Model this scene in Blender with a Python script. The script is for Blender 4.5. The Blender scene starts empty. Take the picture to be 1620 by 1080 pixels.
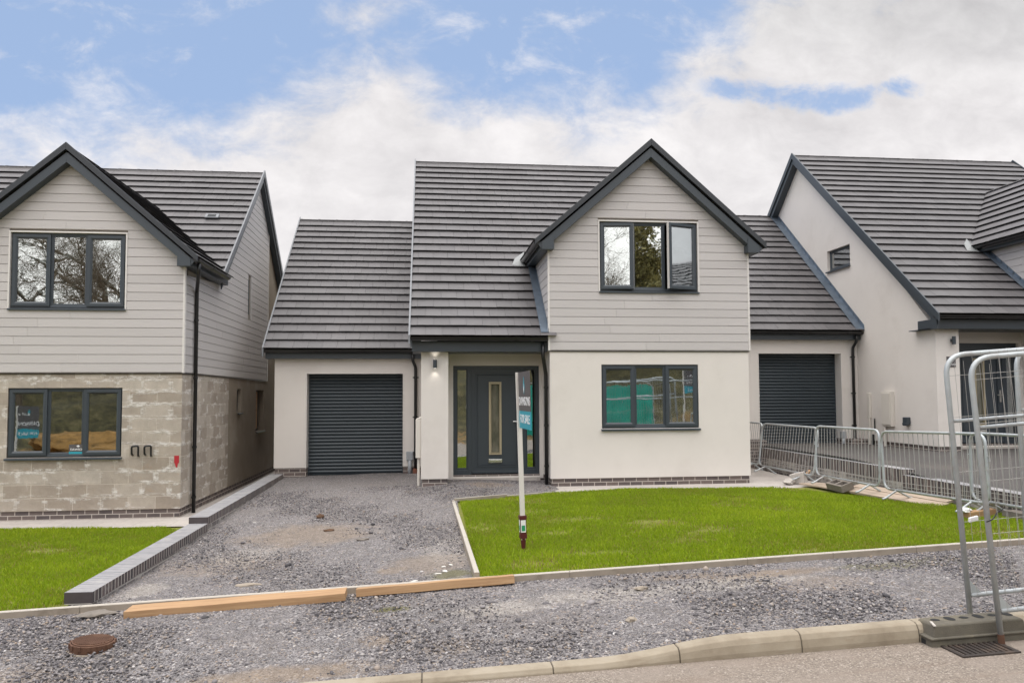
import bpy, bmesh, math, random
import numpy as np
from mathutils import Vector, Matrix
random.seed(7); RNG = np.random.default_rng(7)
R = math.radians
sc = bpy.context.scene
COL = sc.collection

# ------------------------------------------------------------------ materials
class NT:
    """small helper round a node tree"""
    def __init__(s, tree): s.t = tree; s.n = tree.nodes; s.l = tree.links
    def new(s, kind, **kw):
        nd = s.n.new(kind)
        for k, v in kw.items():
            if k in nd.inputs: s.put(nd.inputs[k], v)
            else: setattr(nd, k, v)
        return nd
    def put(s, sock, v):
        if isinstance(v, bpy.types.NodeSocket): s.l.new(v, sock)
        else:
            if sock.type == 'RGBA' and len(v) == 3: v = (*v, 1)
            sock.default_value = v
    def math(s, op, a, b=0.0, clamp=False, c=None):
        nd = s.n.new('ShaderNodeMath'); nd.operation = op; nd.use_clamp = clamp
        s.put(nd.inputs[0], a); s.put(nd.inputs[1], b)
        if c is not None: s.put(nd.inputs[2], c)
        return nd.outputs[0]
    def mix(s, f, a, b, blend='MIX'):
        nd = s.n.new('ShaderNodeMix'); nd.data_type = 'RGBA'; nd.blend_type = blend
        s.put(nd.inputs[0], f); s.put(nd.inputs[6], a); s.put(nd.inputs[7], b)
        return nd.outputs[2]
    def noise(s, vec, scale, detail=3, rough=.5, dist=0, dim='3D'):
        nd = s.n.new('ShaderNodeTexNoise'); nd.noise_dimensions = dim
        if vec is not None: s.l.new(vec, nd.inputs['Vector'])
        nd.inputs['Scale'].default_value = scale; nd.inputs['Detail'].default_value = detail
        nd.inputs['Roughness'].default_value = rough; nd.inputs['Distortion'].default_value = dist
        return nd
    def ramp(s, f, stops, interp='LINEAR'):
        nd = s.n.new('ShaderNodeValToRGB'); cr = nd.color_ramp; cr.interpolation = interp
        while len(cr.elements) < len(stops): cr.elements.new(.5)
        for e, (p, c) in zip(cr.elements, stops):
            e.position = p
            e.color = (c, c, c, 1) if isinstance(c, (int, float)) else (*c, 1)
        s.put(nd.inputs[0], f)
        return nd.outputs[0]
    def mapping(s, vec, scale=(1, 1, 1), loc=(0, 0, 0), rot=(0, 0, 0)):
        nd = s.n.new('ShaderNodeMapping'); s.l.new(vec, nd.inputs[0])
        nd.inputs['Scale'].default_value = scale; nd.inputs['Location'].default_value = loc; nd.inputs['Rotation'].default_value = rot
        return nd.outputs[0]
    def smooth(s, v, lo, hi):
        nd = s.n.new('ShaderNodeMapRange'); nd.interpolation_type = 'SMOOTHSTEP'
        s.put(nd.inputs[0], v); nd.inputs[1].default_value = lo; nd.inputs[2].default_value = hi
        return nd.outputs[0]

def newmat(name):
    m = bpy.data.materials.new(name); m.use_nodes = True
    nt = NT(m.node_tree); nt.n.clear()
    out = nt.n.new('ShaderNodeOutputMaterial'); b = nt.n.new('ShaderNodeBsdfPrincipled')
    nt.l.new(b.outputs[0], out.inputs[0])
    tc = nt.n.new('ShaderNodeTexCoord')
    return m, nt, b, out, tc.outputs['Object'], tc.outputs['UV']
def tintval(nt):
    a = nt.n.new('ShaderNodeAttribute'); a.attribute_name = 'tint'
    return a.outputs['Fac']
def bump(nt, b, h, strength=.3, dist=.01):
    nd = nt.n.new('ShaderNodeBump'); nd.inputs['Strength'].default_value = strength; nd.inputs['Distance'].default_value = dist
    nt.put(nd.inputs['Height'], h); nt.l.new(nd.outputs[0], b.inputs['Normal'])
def scl(c, k): return tuple(x * k for x in c)

def plain(name, col, rough=.5, metal=0, var=.12, vscale=3, fine=60, bstr=.05, tint=0, dirt=None):
    m, nt, b, out, O, U = newmat(name)
    n = nt.noise(O, vscale, 4, .6)
    f = nt.math('ADD', nt.math('MULTIPLY', nt.math('SUBTRACT', n.outputs[0], .5), 2 * var), 1.0)
    if tint: f = nt.math('ADD', f, nt.math('MULTIPLY', nt.math('SUBTRACT', tintval(nt), .5), tint))
    c = nt.mix(1.0, col, nt.new('ShaderNodeCombineColor', Red=f, Green=f, Blue=f).outputs[0], 'MULTIPLY')
    if dirt:
        dn = nt.noise(O, dirt[2], 5, .65)
        c = nt.mix(nt.math('MULTIPLY', nt.smooth(dn.outputs[0], .5, .72), dirt[1]), c, dirt[0])
    nt.put(b.inputs['Base Color'], c)
    b.inputs['Roughness'].default_value = rough; b.inputs['Metallic'].default_value = metal
    if bstr: bump(nt, b, nt.noise(O, fine, 4, .6).outputs[0], bstr, .01)
    return m

M = {}
M['render'] = plain('cream_render', (.715, .672, .628), .85, var=.07, vscale=1.3, fine=140, bstr=.12, dirt=((.52, .47, .42), .25, .9))
M['trim'] = plain('anthracite_trim', (.045, .056, .067), .38, var=.08, bstr=.01)
M['black'] = plain('black_plastic', (.012, .012, .013), .3, var=.1, bstr=.01)
M['white'] = plain('white_plastic', (.75, .74, .72), .45, var=.04, bstr=.01)
M['edge_trim'] = plain('pale_edge_trim', (.7, .67, .64), .5, var=.03, bstr=.01)
M['meterbox'] = plain('cream_box', (.66, .62, .56), .5, var=.04, bstr=.02)
M['utility'] = plain('grey_box', (.33, .35, .37), .5, var=.05, bstr=.02)
M['vergegrey'] = plain('verge_grey', (.2, .21, .225), .5, var=.08, bstr=.02)
M['roller'] = plain('roller_slats', (.036, .048, .057), .33, var=.1, bstr=.01)
M['lead'] = plain('lead_sheet', (.16, .2, .25), .42, .6, var=.3, vscale=5, bstr=.1)
M['flash'] = plain('pale_lead_tray', (.22, .23, .23), .4, 0, var=.15, bstr=.1)
M['dark'] = plain('dark_void', (.02, .02, .02), .9, var=.1, bstr=0)
M['room'] = plain('room_plaster', (.32, .29, .25), .9, var=.1, bstr=.05)
M['gold'] = plain('pale_door_trim', (.42, .36, .24), .4, 0, var=.06, bstr=.02)
M['steel'] = plain('polished_steel', (.6, .6, .58), .25, .9, var=.1, bstr=.02)
M['galv'] = plain('galvanised_steel', (.46, .49, .5), .5, .35, var=.22, vscale=9, fine=90, bstr=.08, dirt=((.2, .12, .08), .5, 4))
M['wire'] = plain('galvanised_wire', (.4, .39, .37), .5, .3, var=.25, vscale=7, bstr=.0)
M['rust'] = plain('rusty_iron', (.13, .065, .04), .8, .2, var=.35, vscale=14, fine=120, bstr=.3, dirt=((.2, .11, .07), .6, 9))
M['iron'] = plain('cast_iron', (.05, .04, .035), .7, .3, var=.35, vscale=12, fine=120, bstr=.25, dirt=((.16, .11, .08), .6, 9))
M['ochre'] = plain('ochre_earth', (.24, .13, .035), .95, var=1.1, vscale=3.5, fine=9, bstr=1)
M['redpaint'] = plain('rust_red_socket', (.09, .012, .015), .5, var=.2, bstr=.05)
M['postwhite'] = plain('white_post', (.68, .65, .6), .6, var=.08, vscale=6, bstr=.05)
M['boardgrey'] = plain('board_grey', (.1, .092, .095), .45, var=.06, bstr=.01)
M['boardteal'] = plain('board_teal', (.03, .33, .42), .45, var=.05, bstr=.01)
M['boardwhite'] = plain('board_white', (.8, .8, .8), .45, var=.02, bstr=.0)
M['tealgreen'] = plain('teal_netting', (.02, .42, .31), .6, var=.45, vscale=2.5, bstr=.1)
M['green'] = plain('green_label', (.02, .28, .12), .5, var=.05, bstr=0)
M['redtag'] = plain('red_paint', (.42, .02, .03), .6, var=.15, vscale=30, bstr=.1)
M['terracotta'] = plain('terracotta', (.2, .075, .045), .8, var=.15, bstr=.1)
M['block'] = plain('grey_block', (.2, .175, .15), .95, var=.3, vscale=12, fine=90, bstr=.5)
M['rubberblock'] = plain('weathered_foot', (.125, .112, .088), .9, var=.3, vscale=9, fine=110, bstr=.4, dirt=((.22, .19, .13), .7, 6))
M['lump'] = plain('pale_stone', (.5, .46, .42), .9, var=.2, vscale=20, fine=60, bstr=.3)
M['clod'] = plain('clay_clod', (.13, .075, .045), .95, var=.3, vscale=20, fine=60, bstr=.4)
M['concrete'] = plain('concrete_edging', (.33, .28, .225), .9, var=.22, vscale=5, fine=90, bstr=.25, dirt=((.2, .165, .125), .7, 4))
M['asphalt'] = plain('new_asphalt', (.075, .068, .064), .85, var=.2, vscale=1.2, fine=130, bstr=.5, dirt=((.14, .12, .105), .6, .8))
M['bark'] = plain('bark', (.17, .13, .09), .95, var=.3, bstr=.2)
M['leafdark'] = plain('dark_ivy', (.3, .26, .1), .7, var=.35, vscale=9, bstr=0, tint=.9)
M['cardboard'] = plain('pale_card', (.6, .57, .5), .8, var=.05, bstr=.02)

def m_emit():
    m, nt, b, out, O, U = newmat('lit_lamp')
    b.inputs['Emission Color'].default_value = (1, .93, .8, 1); b.inputs['Emission Strength'].default_value = 1.6
    return m
M['lampglow'] = m_emit()

def m_clad():
    m, nt, b, out, O, U = newmat('grey_cladding')
    g = nt.noise(nt.mapping(U, (2.2, 55, 1)), 1, 5, .65)
    t = tintval(nt)
    f = nt.math('ADD', nt.math('MULTIPLY', nt.math('SUBTRACT', t, .5), .07), nt.math('ADD', .97, nt.math('MULTIPLY', nt.math('SUBTRACT', g.outputs[0], .5), .12)))
    l = nt.noise(O, .8, 3, .5)
    f = nt.math('MULTIPLY', f, nt.math('ADD', .96, nt.math('MULTIPLY', l.outputs[0], .08)))
    nt.put(b.inputs['Base Color'], nt.mix(1., (.535, .508, .497), nt.new('ShaderNodeCombineColor', Red=f, Green=f, Blue=f).outputs[0], 'MULTIPLY'))
    b.inputs['Roughness'].default_value = .6
    bump(nt, b, g.outputs[0], .25, .004)
    return m
M['clad'] = m_clad()

def m_tile():
    m, nt, b, out, O, U = newmat('grey_roof_tile')
    t = tintval(nt); n = nt.noise(O, 1.1, 5, .6); n2 = nt.noise(O, 60, 3, .6)
    f = nt.math('ADD', .88, nt.math('MULTIPLY', t, .18))
    f = nt.math('MULTIPLY', f, nt.math('ADD', .8, nt.math('MULTIPLY', n.outputs[0], .4)))
    c = nt.mix(1., (.112, .106, .109), nt.new('ShaderNodeCombineColor', Red=f, Green=f, Blue=f).outputs[0], 'MULTIPLY')
    d = nt.noise(nt.mapping(O, (3, .6, .6)), 1.5, 6, .7)
    c = nt.mix(nt.math('MULTIPLY', nt.smooth(d.outputs[0], .56, .75), .16), c, (.23, .2, .18))
    nt.put(b.inputs['Base Color'], c); b.inputs['Roughness'].default_value = .55
    bump(nt, b, n2.outputs[0], .2, .004)
    return m
M['tile'] = m_tile()

def m_brick(name, bw, bh, mort, c1, c2, cm, tintcol=None, bstr=.6, off=.5, msize=.006):
    m, nt, b, out, O, U = newmat(name)
    k = nt.n.new('ShaderNodeTexBrick'); nt.l.new(U, k.inputs['Vector'])
    k.offset = off
    for nme, v in (('Scale', 1), ('Brick Width', bw), ('Row Height', bh), ('Mortar Size', mort), ('Mortar Smooth', .2), ('Bias', 0)):
        k.inputs[nme].default_value = v
    k.inputs['Color1'].default_value = (*c1, 1); k.inputs['Color2'].default_value = (*c2, 1); k.inputs['Mortar'].default_value = (*cm, 1)
    n = nt.noise(O, 14, 5, .65); n2 = nt.noise(O, 1.5, 4, .6)
    f = nt.math('ADD', .62, nt.math('ADD', nt.math('MULTIPLY', n.outputs[0], .5), nt.math('MULTIPLY', n2.outputs[0], .28)))
    c = nt.mix(1., k.outputs['Color'], nt.new('ShaderNodeCombineColor', Red=f, Green=f, Blue=f).outputs[0], 'MULTIPLY')
    if tintcol:
        sm = nt.smooth(nt.noise(O, tintcol[2], 6, .7).outputs[0], tintcol[3], tintcol[3] + .12)
        c = nt.mix(nt.math('MULTIPLY', sm, tintcol[1]), c, tintcol[0])
    nt.put(b.inputs['Base Color'], c); b.inputs['Roughness'].default_value = .8
    h = nt.math('ADD', nt.math('SUBTRACT', 1, k.outputs['Fac']), nt.math('MULTIPLY', n.outputs[0], .35))
    bump(nt, b, h, bstr, msize)
    return m
M['brick'] = m_brick('blue_brick', .225, .075, .007, (.085, .07, .07), (.16, .125, .112), (.47, .42, .375))
M['wallbrick'] = m_brick('grey_wall_brick', .225, .075, .009, (.13, .12, .12), (.2, .175, .165), (.42, .39, .35), ((.48, .45, .41), .8, 2.5, .48))
M['soldier'] = m_brick('grey_soldier_brick', .075, .5, .0085, (.055, .048, .052), (.13, .1, .095), (.46, .42, .38), ((.4, .39, .38), .35, 3, .58), off=0)
M['coping'] = m_brick('grey_coping_brick', .075, .5, .006, (.2, .2, .212), (.28, .272, .28), (.42, .4, .38), ((.4, .38, .36), .5, 2, .55), off=0, bstr=.3)
M['slab'] = m_brick('paving_slab', .6, .45, .004, (.46, .42, .385), (.5, .455, .415), (.32, .28, .25), ((.35, .3, .26), .5, 1.5, .55), bstr=.3)

def m_blockwork():
    m, nt, b, out, O, U = newmat('concrete_blockwork')
    wob = nt.noise(O, 2.6, 4, .6)
    UV = nt.n.new('ShaderNodeVectorMath'); UV.operation = 'ADD'; nt.l.new(U, UV.inputs[0])
    wv = nt.n.new('ShaderNodeVectorMath'); wv.operation = 'SCALE'; nt.l.new(wob.outputs['Color'], wv.inputs[0]); wv.inputs['Scale'].default_value = .016
    nt.l.new(wv.outputs[0], UV.inputs[1])
    def brick(ms, smooth):
        k = nt.n.new('ShaderNodeTexBrick'); nt.l.new(UV.outputs[0], k.inputs['Vector'])
        for nme, v in (('Scale', 1), ('Brick Width', .45), ('Row Height', .225), ('Mortar Size', ms), ('Mortar Smooth', smooth), ('Bias', -.1)):
            k.inputs[nme].default_value = v
        k.inputs['Color1'].default_value = (.34, .288, .235, 1); k.inputs['Color2'].default_value = (.53, .475, .41, 1); k.inputs['Mortar'].default_value = (.5, .44, .37, 1)
        return k
    k = brick(.0085, .15); wide = brick(.075, 1)
    n = nt.noise(O, 7, 6, .72); g = nt.noise(O, 45, 3, .6); big = nt.noise(O, 1.5, 5, .65)
    f = nt.math('ADD', .42, nt.math('ADD', nt.math('MULTIPLY', n.outputs[0], .5), nt.math('MULTIPLY', big.outputs[0], .6)))
    c = nt.mix(1., k.outputs['Color'], nt.new('ShaderNodeCombineColor', Red=f, Green=f, Blue=f).outputs[0], 'MULTIPLY')
    # a thin skim of mortar hides some joints altogether
    skim = nt.smooth(nt.noise(O, 1.9, 4, .6).outputs[0], .48, .62)
    c = nt.mix(nt.math('MULTIPLY', skim, .4), c, nt.mix(n.outputs[0], (.34, .29, .24), (.46, .41, .355)))
    # pale mortar smeared over joints, in ragged streaks along the courses
    patch = nt.smooth(nt.noise(nt.mapping(O, (1.1, 1.1, 3.5)), 1.8, 4, .6).outputs[0], .47, .6)
    ragged = nt.smooth(nt.noise(nt.mapping(O, (.6, .6, 1)), 19, 6, .75).outputs[0], .36, .62)
    s = nt.math('MULTIPLY', nt.math('MULTIPLY', nt.smooth(wide.outputs['Fac'], .05, .7), patch), ragged)
    c = nt.mix(nt.math('MULTIPLY', s, .9), c, (.75, .72, .68))
    st = nt.math('MULTIPLY', nt.smooth(nt.noise(nt.mapping(O, (7, 7, .9)), 1.3, 6, .75).outputs[0], .58, .74), nt.smooth(big.outputs[0], .45, .6))
    c = nt.mix(nt.math('MULTIPLY', st, .6), c, (.66, .63, .59))
    o = nt.smooth(nt.noise(nt.mapping(O, (1, 1, 2.5)), 2.3, 5, .7).outputs[0], .62, .74)
    c = nt.mix(nt.math('MULTIPLY', o, .4), c, (.42, .27, .15))
    dk = nt.smooth(nt.noise(O, 4.3, 5, .7).outputs[0], .6, .75)
    c = nt.mix(nt.math('MULTIPLY', dk, .35), c, (.17, .135, .1))
    nt.put(b.inputs['Base Color'], c); b.inputs['Roughness'].default_value = .95
    h = nt.math('ADD', nt.math('MULTIPLY', k.outputs['Fac'], -.5), nt.math('ADD', nt.math('MULTIPLY', g.outputs[0], .5), nt.math('MULTIPLY', s, .6)))
    bump(nt, b, h, .7, .014)
    return m
M['blockwork'] = m_blockwork()
M['tanrender'] = plain('tan_base_coat', (.27, .225, .175), .95, var=.22, vscale=1.6, fine=70, bstr=.3, dirt=((.4, .36, .3), .5, 1.1))

def spots_mask(nt, O, spots):
    """soft irregular patches at given places on the ground (x, y, rx, ry, strength)"""
    sx = nt.n.new('ShaderNodeSeparateXYZ'); nt.l.new(O, sx.inputs[0])
    w = nt.noise(O, 3.5, 5, .7)
    acc = 0.0
    for (x, y, rx, ry, k) in spots:
        a = nt.math('DIVIDE', nt.math('SUBTRACT', sx.outputs[0], x), rx); c = nt.math('DIVIDE', nt.math('SUBTRACT', sx.outputs[1], y), ry)
        d = nt.math('SQRT', nt.math('ADD', nt.math('MULTIPLY', a, a), nt.math('MULTIPLY', c, c)))
        d = nt.math('ADD', d, nt.math('MULTIPLY', nt.math('SUBTRACT', w.outputs[0], .5), 1.6))
        e = nt.math('MULTIPLY', nt.smooth(d, 1.1, .45), k)
        acc = nt.math('MAXIMUM', acc, e) if not isinstance(acc, float) else e
    return acc

def m_gravel():
    m, nt, b, out, O, U = newmat('slate_gravel')
    P = nt.mapping(O, (1, 1, 0))
    def vor(s):
        v = nt.n.new('ShaderNodeTexVoronoi'); v.inputs['Scale'].default_value = s; nt.l.new(P, v.inputs['Vector']); return v
    v1 = vor(68); v2 = vor(130)
    big = nt.noise(P, .9, 4, .6)
    pick = nt.smooth(nt.noise(P, 7, 4, .6).outputs[0], .42, .6)
    col = nt.mix(pick, v1.outputs['Color'], v2.outputs['Color'])
    dist = nt.math('ADD', nt.math('MULTIPLY', v1.outputs['Distance'], nt.math('SUBTRACT', 1, pick)), nt.math('MULTIPLY', v2.outputs['Distance'], pick))
    sp = nt.n.new('ShaderNodeSeparateColor'); nt.l.new(col, sp.inputs[0])
    c = nt.ramp(sp.outputs[0], [(0, (.055, .051, .052)), (.25, (.15, .139, .139)), (.55, (.26, .241, .237)), (.8, (.385, .36, .345)), (.93, (.5, .47, .45)), (1, (.68, .65, .62))])
    c = nt.mix(1., c, (.85, .845, .86), 'MULTIPLY')
    c = nt.mix(nt.smooth(sp.outputs[1], .84, .95), c, (.3, .235, .18))
    fines = nt.smooth(big.outputs[0], .48, .7)
    c = nt.mix(nt.math('MULTIPLY', fines, .3), c, (.23, .2, .18))
    sand = spots_mask(nt, O, [(-1.6, 10.6, 1.05, .8, .5), (.0, 8.5, .5, .55, .42), (-.35, 8.35, .25, .2, .5), (3.3, 7.05, .65, .2, .6), (2.5, 7.2, .5, .12, .5), (-1.0, 5.65, .75, .17, .6),
                              (.15, 5.9, .25, .2, .35), (3.5, 6.6, .6, .25, .3), (-.4, 6.1, .2, .12, .5), (-2.4, 9.2, .8, .5, .35), (1.1, 13.9, .5, .3, .5), (-3.1, 5.9, .6, .3, .35)])
    c = nt.mix(sand, c, nt.mix(sp.outputs[2], (.25, .18, .12), (.36, .28, .2)))
    pale = spots_mask(nt, O, [(1.6, 6.75, .75, .3, .5), (2.75, 6.85, .9, .22, .5), (.6, 6.6, .5, .25, .5), (-2.9, 8.2, .25, .35, .5), (-2.3, 9.6, .5, .6, .35), (.3, 9.2, .5, .9, .3)])
    c = nt.mix(pale, c, nt.mix(sp.outputs[0], (.3, .265, .23), (.6, .55, .49)))
    moss = spots_mask(nt, O, [(.25, 7.95, .3, .22, .7), (-.35, 6.85, .17, .1, .9), (4.4, 7.05, .5, .2, .5), (4.95, 7.1, .5, .2, .4)])
    c = nt.mix(moss, c, (.14, .13, .045))
    nt.put(b.inputs['Base Color'], c); b.inputs['Roughness'].default_value = .8
    bump(nt, b, nt.math('ADD', nt.math('MULTIPLY', dist, -1.2), nt.math('MULTIPLY', nt.noise(P, 160, 3, .6).outputs[0], .4)), .8, .018)
    return m
M['gravel'] = m_gravel()

def m_stone():
    m, nt, b, out, O, U = newmat('loose_stone')
    t = tintval(nt)
    c = nt.ramp(t, [(0, (.055, .052, .056)), (.3, (.165, .153, .156)), (.52, (.27, .25, .25)), (.7, (.38, .355, .345)), (.82, (.36, .28, .21)), (.92, (.5, .465, .435)), (1, (.72, .69, .66))])
    c = nt.mix(1., c, (.85, .845, .86), 'MULTIPLY')
    nt.put(b.inputs['Base Color'], c); b.inputs['Roughness'].default_value = .8
    return m
M['stone'] = m_stone()

def m_road():
    m, nt, b, out, O, U = newmat('dusty_road')
    v = nt.n.new('ShaderNodeTexVoronoi'); v.inputs['Scale'].default_value = 110; nt.l.new(O, v.inputs['Vector'])
    sp = nt.n.new('ShaderNodeSeparateColor'); nt.l.new(v.outputs['Color'], sp.inputs[0])
    c = nt.ramp(sp.outputs[0], [(0, (.125, .1, .083)), (.5, (.225, .187, .152)), (.9, (.3, .252, .207)), (1, (.45, .4, .35))])
    big = nt.noise(O, 1.3, 6, .65)
    c = nt.mix(nt.smooth(big.outputs[0], .35, .7), c, (.26, .216, .18))
    st = nt.noise(nt.mapping(O, (.7, 4, 1)), 1.4, 5, .65)
    c = nt.mix(nt.math('MULTIPLY', nt.smooth(st.outputs[0], .5, .7), .45), c, (.2, .15, .115))
    nt.put(b.inputs['Base Color'], c); b.inputs['Roughness'].default_value = .9
    bump(nt, b, nt.math('ADD', v.outputs['Distance'], nt.noise(O, 30, 4, .6).outputs[0]), .5, .006)
    return m
M['road'] = m_road()

def m_kerb():
    m, nt, b, out, O, U = newmat('concrete_kerb')
    n = nt.noise(O, 2.2, 6, .65); n2 = nt.noise(nt.mapping(O, (1, 1, 7)), 3, 5, .7)
    c = nt.ramp(n.outputs[0], [(.3, (.23, .187, .135)), (.5, (.33, .28, .21)), (.7, (.385, .335, .265))])
    c = nt.mix(nt.math('MULTIPLY', nt.smooth(n2.outputs[0], .52, .72), .5), c, (.22, .165, .11))
    nt.put(b.inputs['Base Color'], c); b.inputs['Roughness'].default_value = .9
    bump(nt, b, nt.noise(O, 120, 4, .6).outputs[0], .2, .006)
    return m
M['kerb'] = m_kerb()

def m_soil():
    m, nt, b, out, O, U = newmat('lawn_soil')
    n = nt.noise(O, 5, 5, .65)
    c = nt.ramp(n.outputs[0], [(.3, (.12, .15, .012)), (.6, (.18, .18, .03)), (.75, (.24, .18, .09))])
    nt.put(b.inputs['Base Color'], c); b.inputs['Roughness'].default_value = .95
    return m
M['soil'] = m_soil()

def m_grass():
    m, nt, b, out, O, U = newmat('young_grass')
    t = tintval(nt)
    c = nt.ramp(t, [(0, (.33, .25, .12)), (.16, (.32, .29, .05)), (.3, (.2, .3, .012)), (.7, (.32, .425, .018)), (1, (.43, .5, .03))])
    nt.put(b.inputs['Base Color'], c); b.inputs['Roughness'].default_value = .6
    b.inputs['Specular IOR Level'].default_value = .25
    tr = nt.n.new('ShaderNodeBsdfTranslucent'); nt.l.new(c, tr.inputs[0])
    mx = nt.n.new('ShaderNodeMixShader'); mx.inputs[0].default_value = .35
    nt.l.new(b.outputs[0], mx.inputs[1]); nt.l.new(tr.outputs[0], mx.inputs[2]); nt.l.new(mx.outputs[0], out.inputs[0])
    return m
M['grass'] = m_grass()

def m_wood(name, c1, c2, rough=.7):
    m, nt, b, out, O, U = newmat(name)
    P = nt.mapping(U, (1.6, 34, 1))
    g = nt.noise(P, 1, 6, .65, .6); k = nt.noise(nt.mapping(U, (.7, 5, 1)), 1.5, 4, .6)
    c = nt.mix(nt.smooth(g.outputs[0], .3, .7), c1, c2)
    kn = nt.n.new('ShaderNodeTexVoronoi'); kn.inputs['Scale'].default_value = 1; nt.l.new(nt.mapping(U, (2.3, 7, 1)), kn.inputs['Vector'])
    c = nt.mix(nt.math('MULTIPLY', nt.smooth(kn.outputs['Distance'], .13, .05), .7), c, scl(c1, .35))
    c = nt.mix(nt.math('MULTIPLY', nt.smooth(k.outputs[0], .5, .75), .35), c, scl(c1, .7))
    nt.put(b.inputs['Base Color'], c); b.inputs['Roughness'].default_value = rough
    bump(nt, b, g.outputs[0], .25, .004)
    return m
M['timber'] = m_wood('fresh_timber', (.36, .21, .105), (.49, .31, .165))
M['oldtimber'] = m_wood('weathered_plank', (.4, .31, .235), (.54, .44, .345))

def m_hill():
    m, nt, b, out, O, U = newmat('scrubby_bank')
    n = nt.noise(O, 1.6, 10, .8)
    c = nt.ramp(n.outputs[0], [(.32, (.012, .011, .004)), (.46, (.05, .042, .014)), (.56, (.1, .085, .03)), (.68, (.2, .15, .08))])
    sx = nt.n.new('ShaderNodeSeparateXYZ'); nt.l.new(O, sx.inputs[0])
    low = nt.smooth(sx.outputs[1], -8.5, -4)
    c = nt.mix(nt.math('MULTIPLY', low, nt.smooth(nt.noise(O, 1.7, 6, .7).outputs[0], .4, .6)), c, (.3, .16, .05))
    nt.put(b.inputs['Base Color'], c); b.inputs['Roughness'].default_value = .95
    return m
M['hill'] = m_hill()

def m_glass():
    m, nt, b, out, O, U = newmat('window_glass')
    n = nt.noise(U, 1.5, 2, .5); n2 = nt.noise(U, 6.5, 2, .5)
    bp = nt.n.new('ShaderNodeBump'); bp.inputs['Strength'].default_value = 1; bp.inputs['Distance'].default_value = .0013
    nt.put(bp.inputs['Height'], nt.math('ADD', n.outputs[0], nt.math('MULTIPLY', n2.outputs[0], .12)))
    gl = nt.n.new('ShaderNodeBsdfGlossy'); gl.inputs['Roughness'].default_value = .0; gl.inputs['Color'].default_value = (.9, .95, .97, 1)
    nt.l.new(bp.outputs[0], gl.inputs['Normal'])
    tr = nt.n.new('ShaderNodeBsdfTransparent'); tr.inputs[0].default_value = (.72, .76, .74, 1)
    fr = nt.n.new('ShaderNodeFresnel'); fr.inputs[0].default_value = 1.5
    mx = nt.n.new('ShaderNodeMixShader'); nt.put(mx.inputs[0], nt.math('ADD', fr.outputs[0], .5, True))
    nt.l.new(tr.outputs[0], mx.inputs[1]); nt.l.new(gl.outputs[0], mx.inputs[2]); nt.l.new(mx.outputs[0], out.inputs[0])
    return m
M['glass'] = m_glass()
def m_obscure():
    m, nt, b, out, O, U = newmat('obscured_glass')
    b.inputs['Base Color'].default_value = (.13, .13, .1, 1); b.inputs['Roughness'].default_value = .12; b.inputs['Specular IOR Level'].default_value = .9
    n = nt.noise(nt.mapping(U, (9, 2.5, 1)), 1, 3, .5)
    nt.put(b.inputs['Base Color'], nt.ramp(n.outputs[0], [(.3, (.06, .07, .05)), (.7, (.2, .19, .15))]))
    bump(nt, b, n.outputs[0], .3, .01)
    return m
M['obscure'] = m_obscure()

# ------------------------------------------------------------------ object helpers
def worldloc(o):
    v = Vector((0, 0, 0))
    while o is not None: v += o.location; o = o.parent
    return v
def tag(o, label=None, cat=None, group=None, kind=None):
    if label: o['label'] = label
    if cat: o['category'] = cat
    if group: o['group'] = group
    if kind: o['kind'] = kind
    return o
def empty(name, loc, label, cat, group=None):
    o = bpy.data.objects.new(name, None); COL.objects.link(o); o.location = loc; o.empty_display_size = .2
    return tag(o, label, cat, group)
def copy_tree(o, parent=None):
    c = o.copy(); COL.objects.link(c)
    if parent is not None: c.parent = parent
    for ch in [x for x in bpy.data.objects if x.parent == o]: copy_tree(ch, c)
    return c

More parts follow.
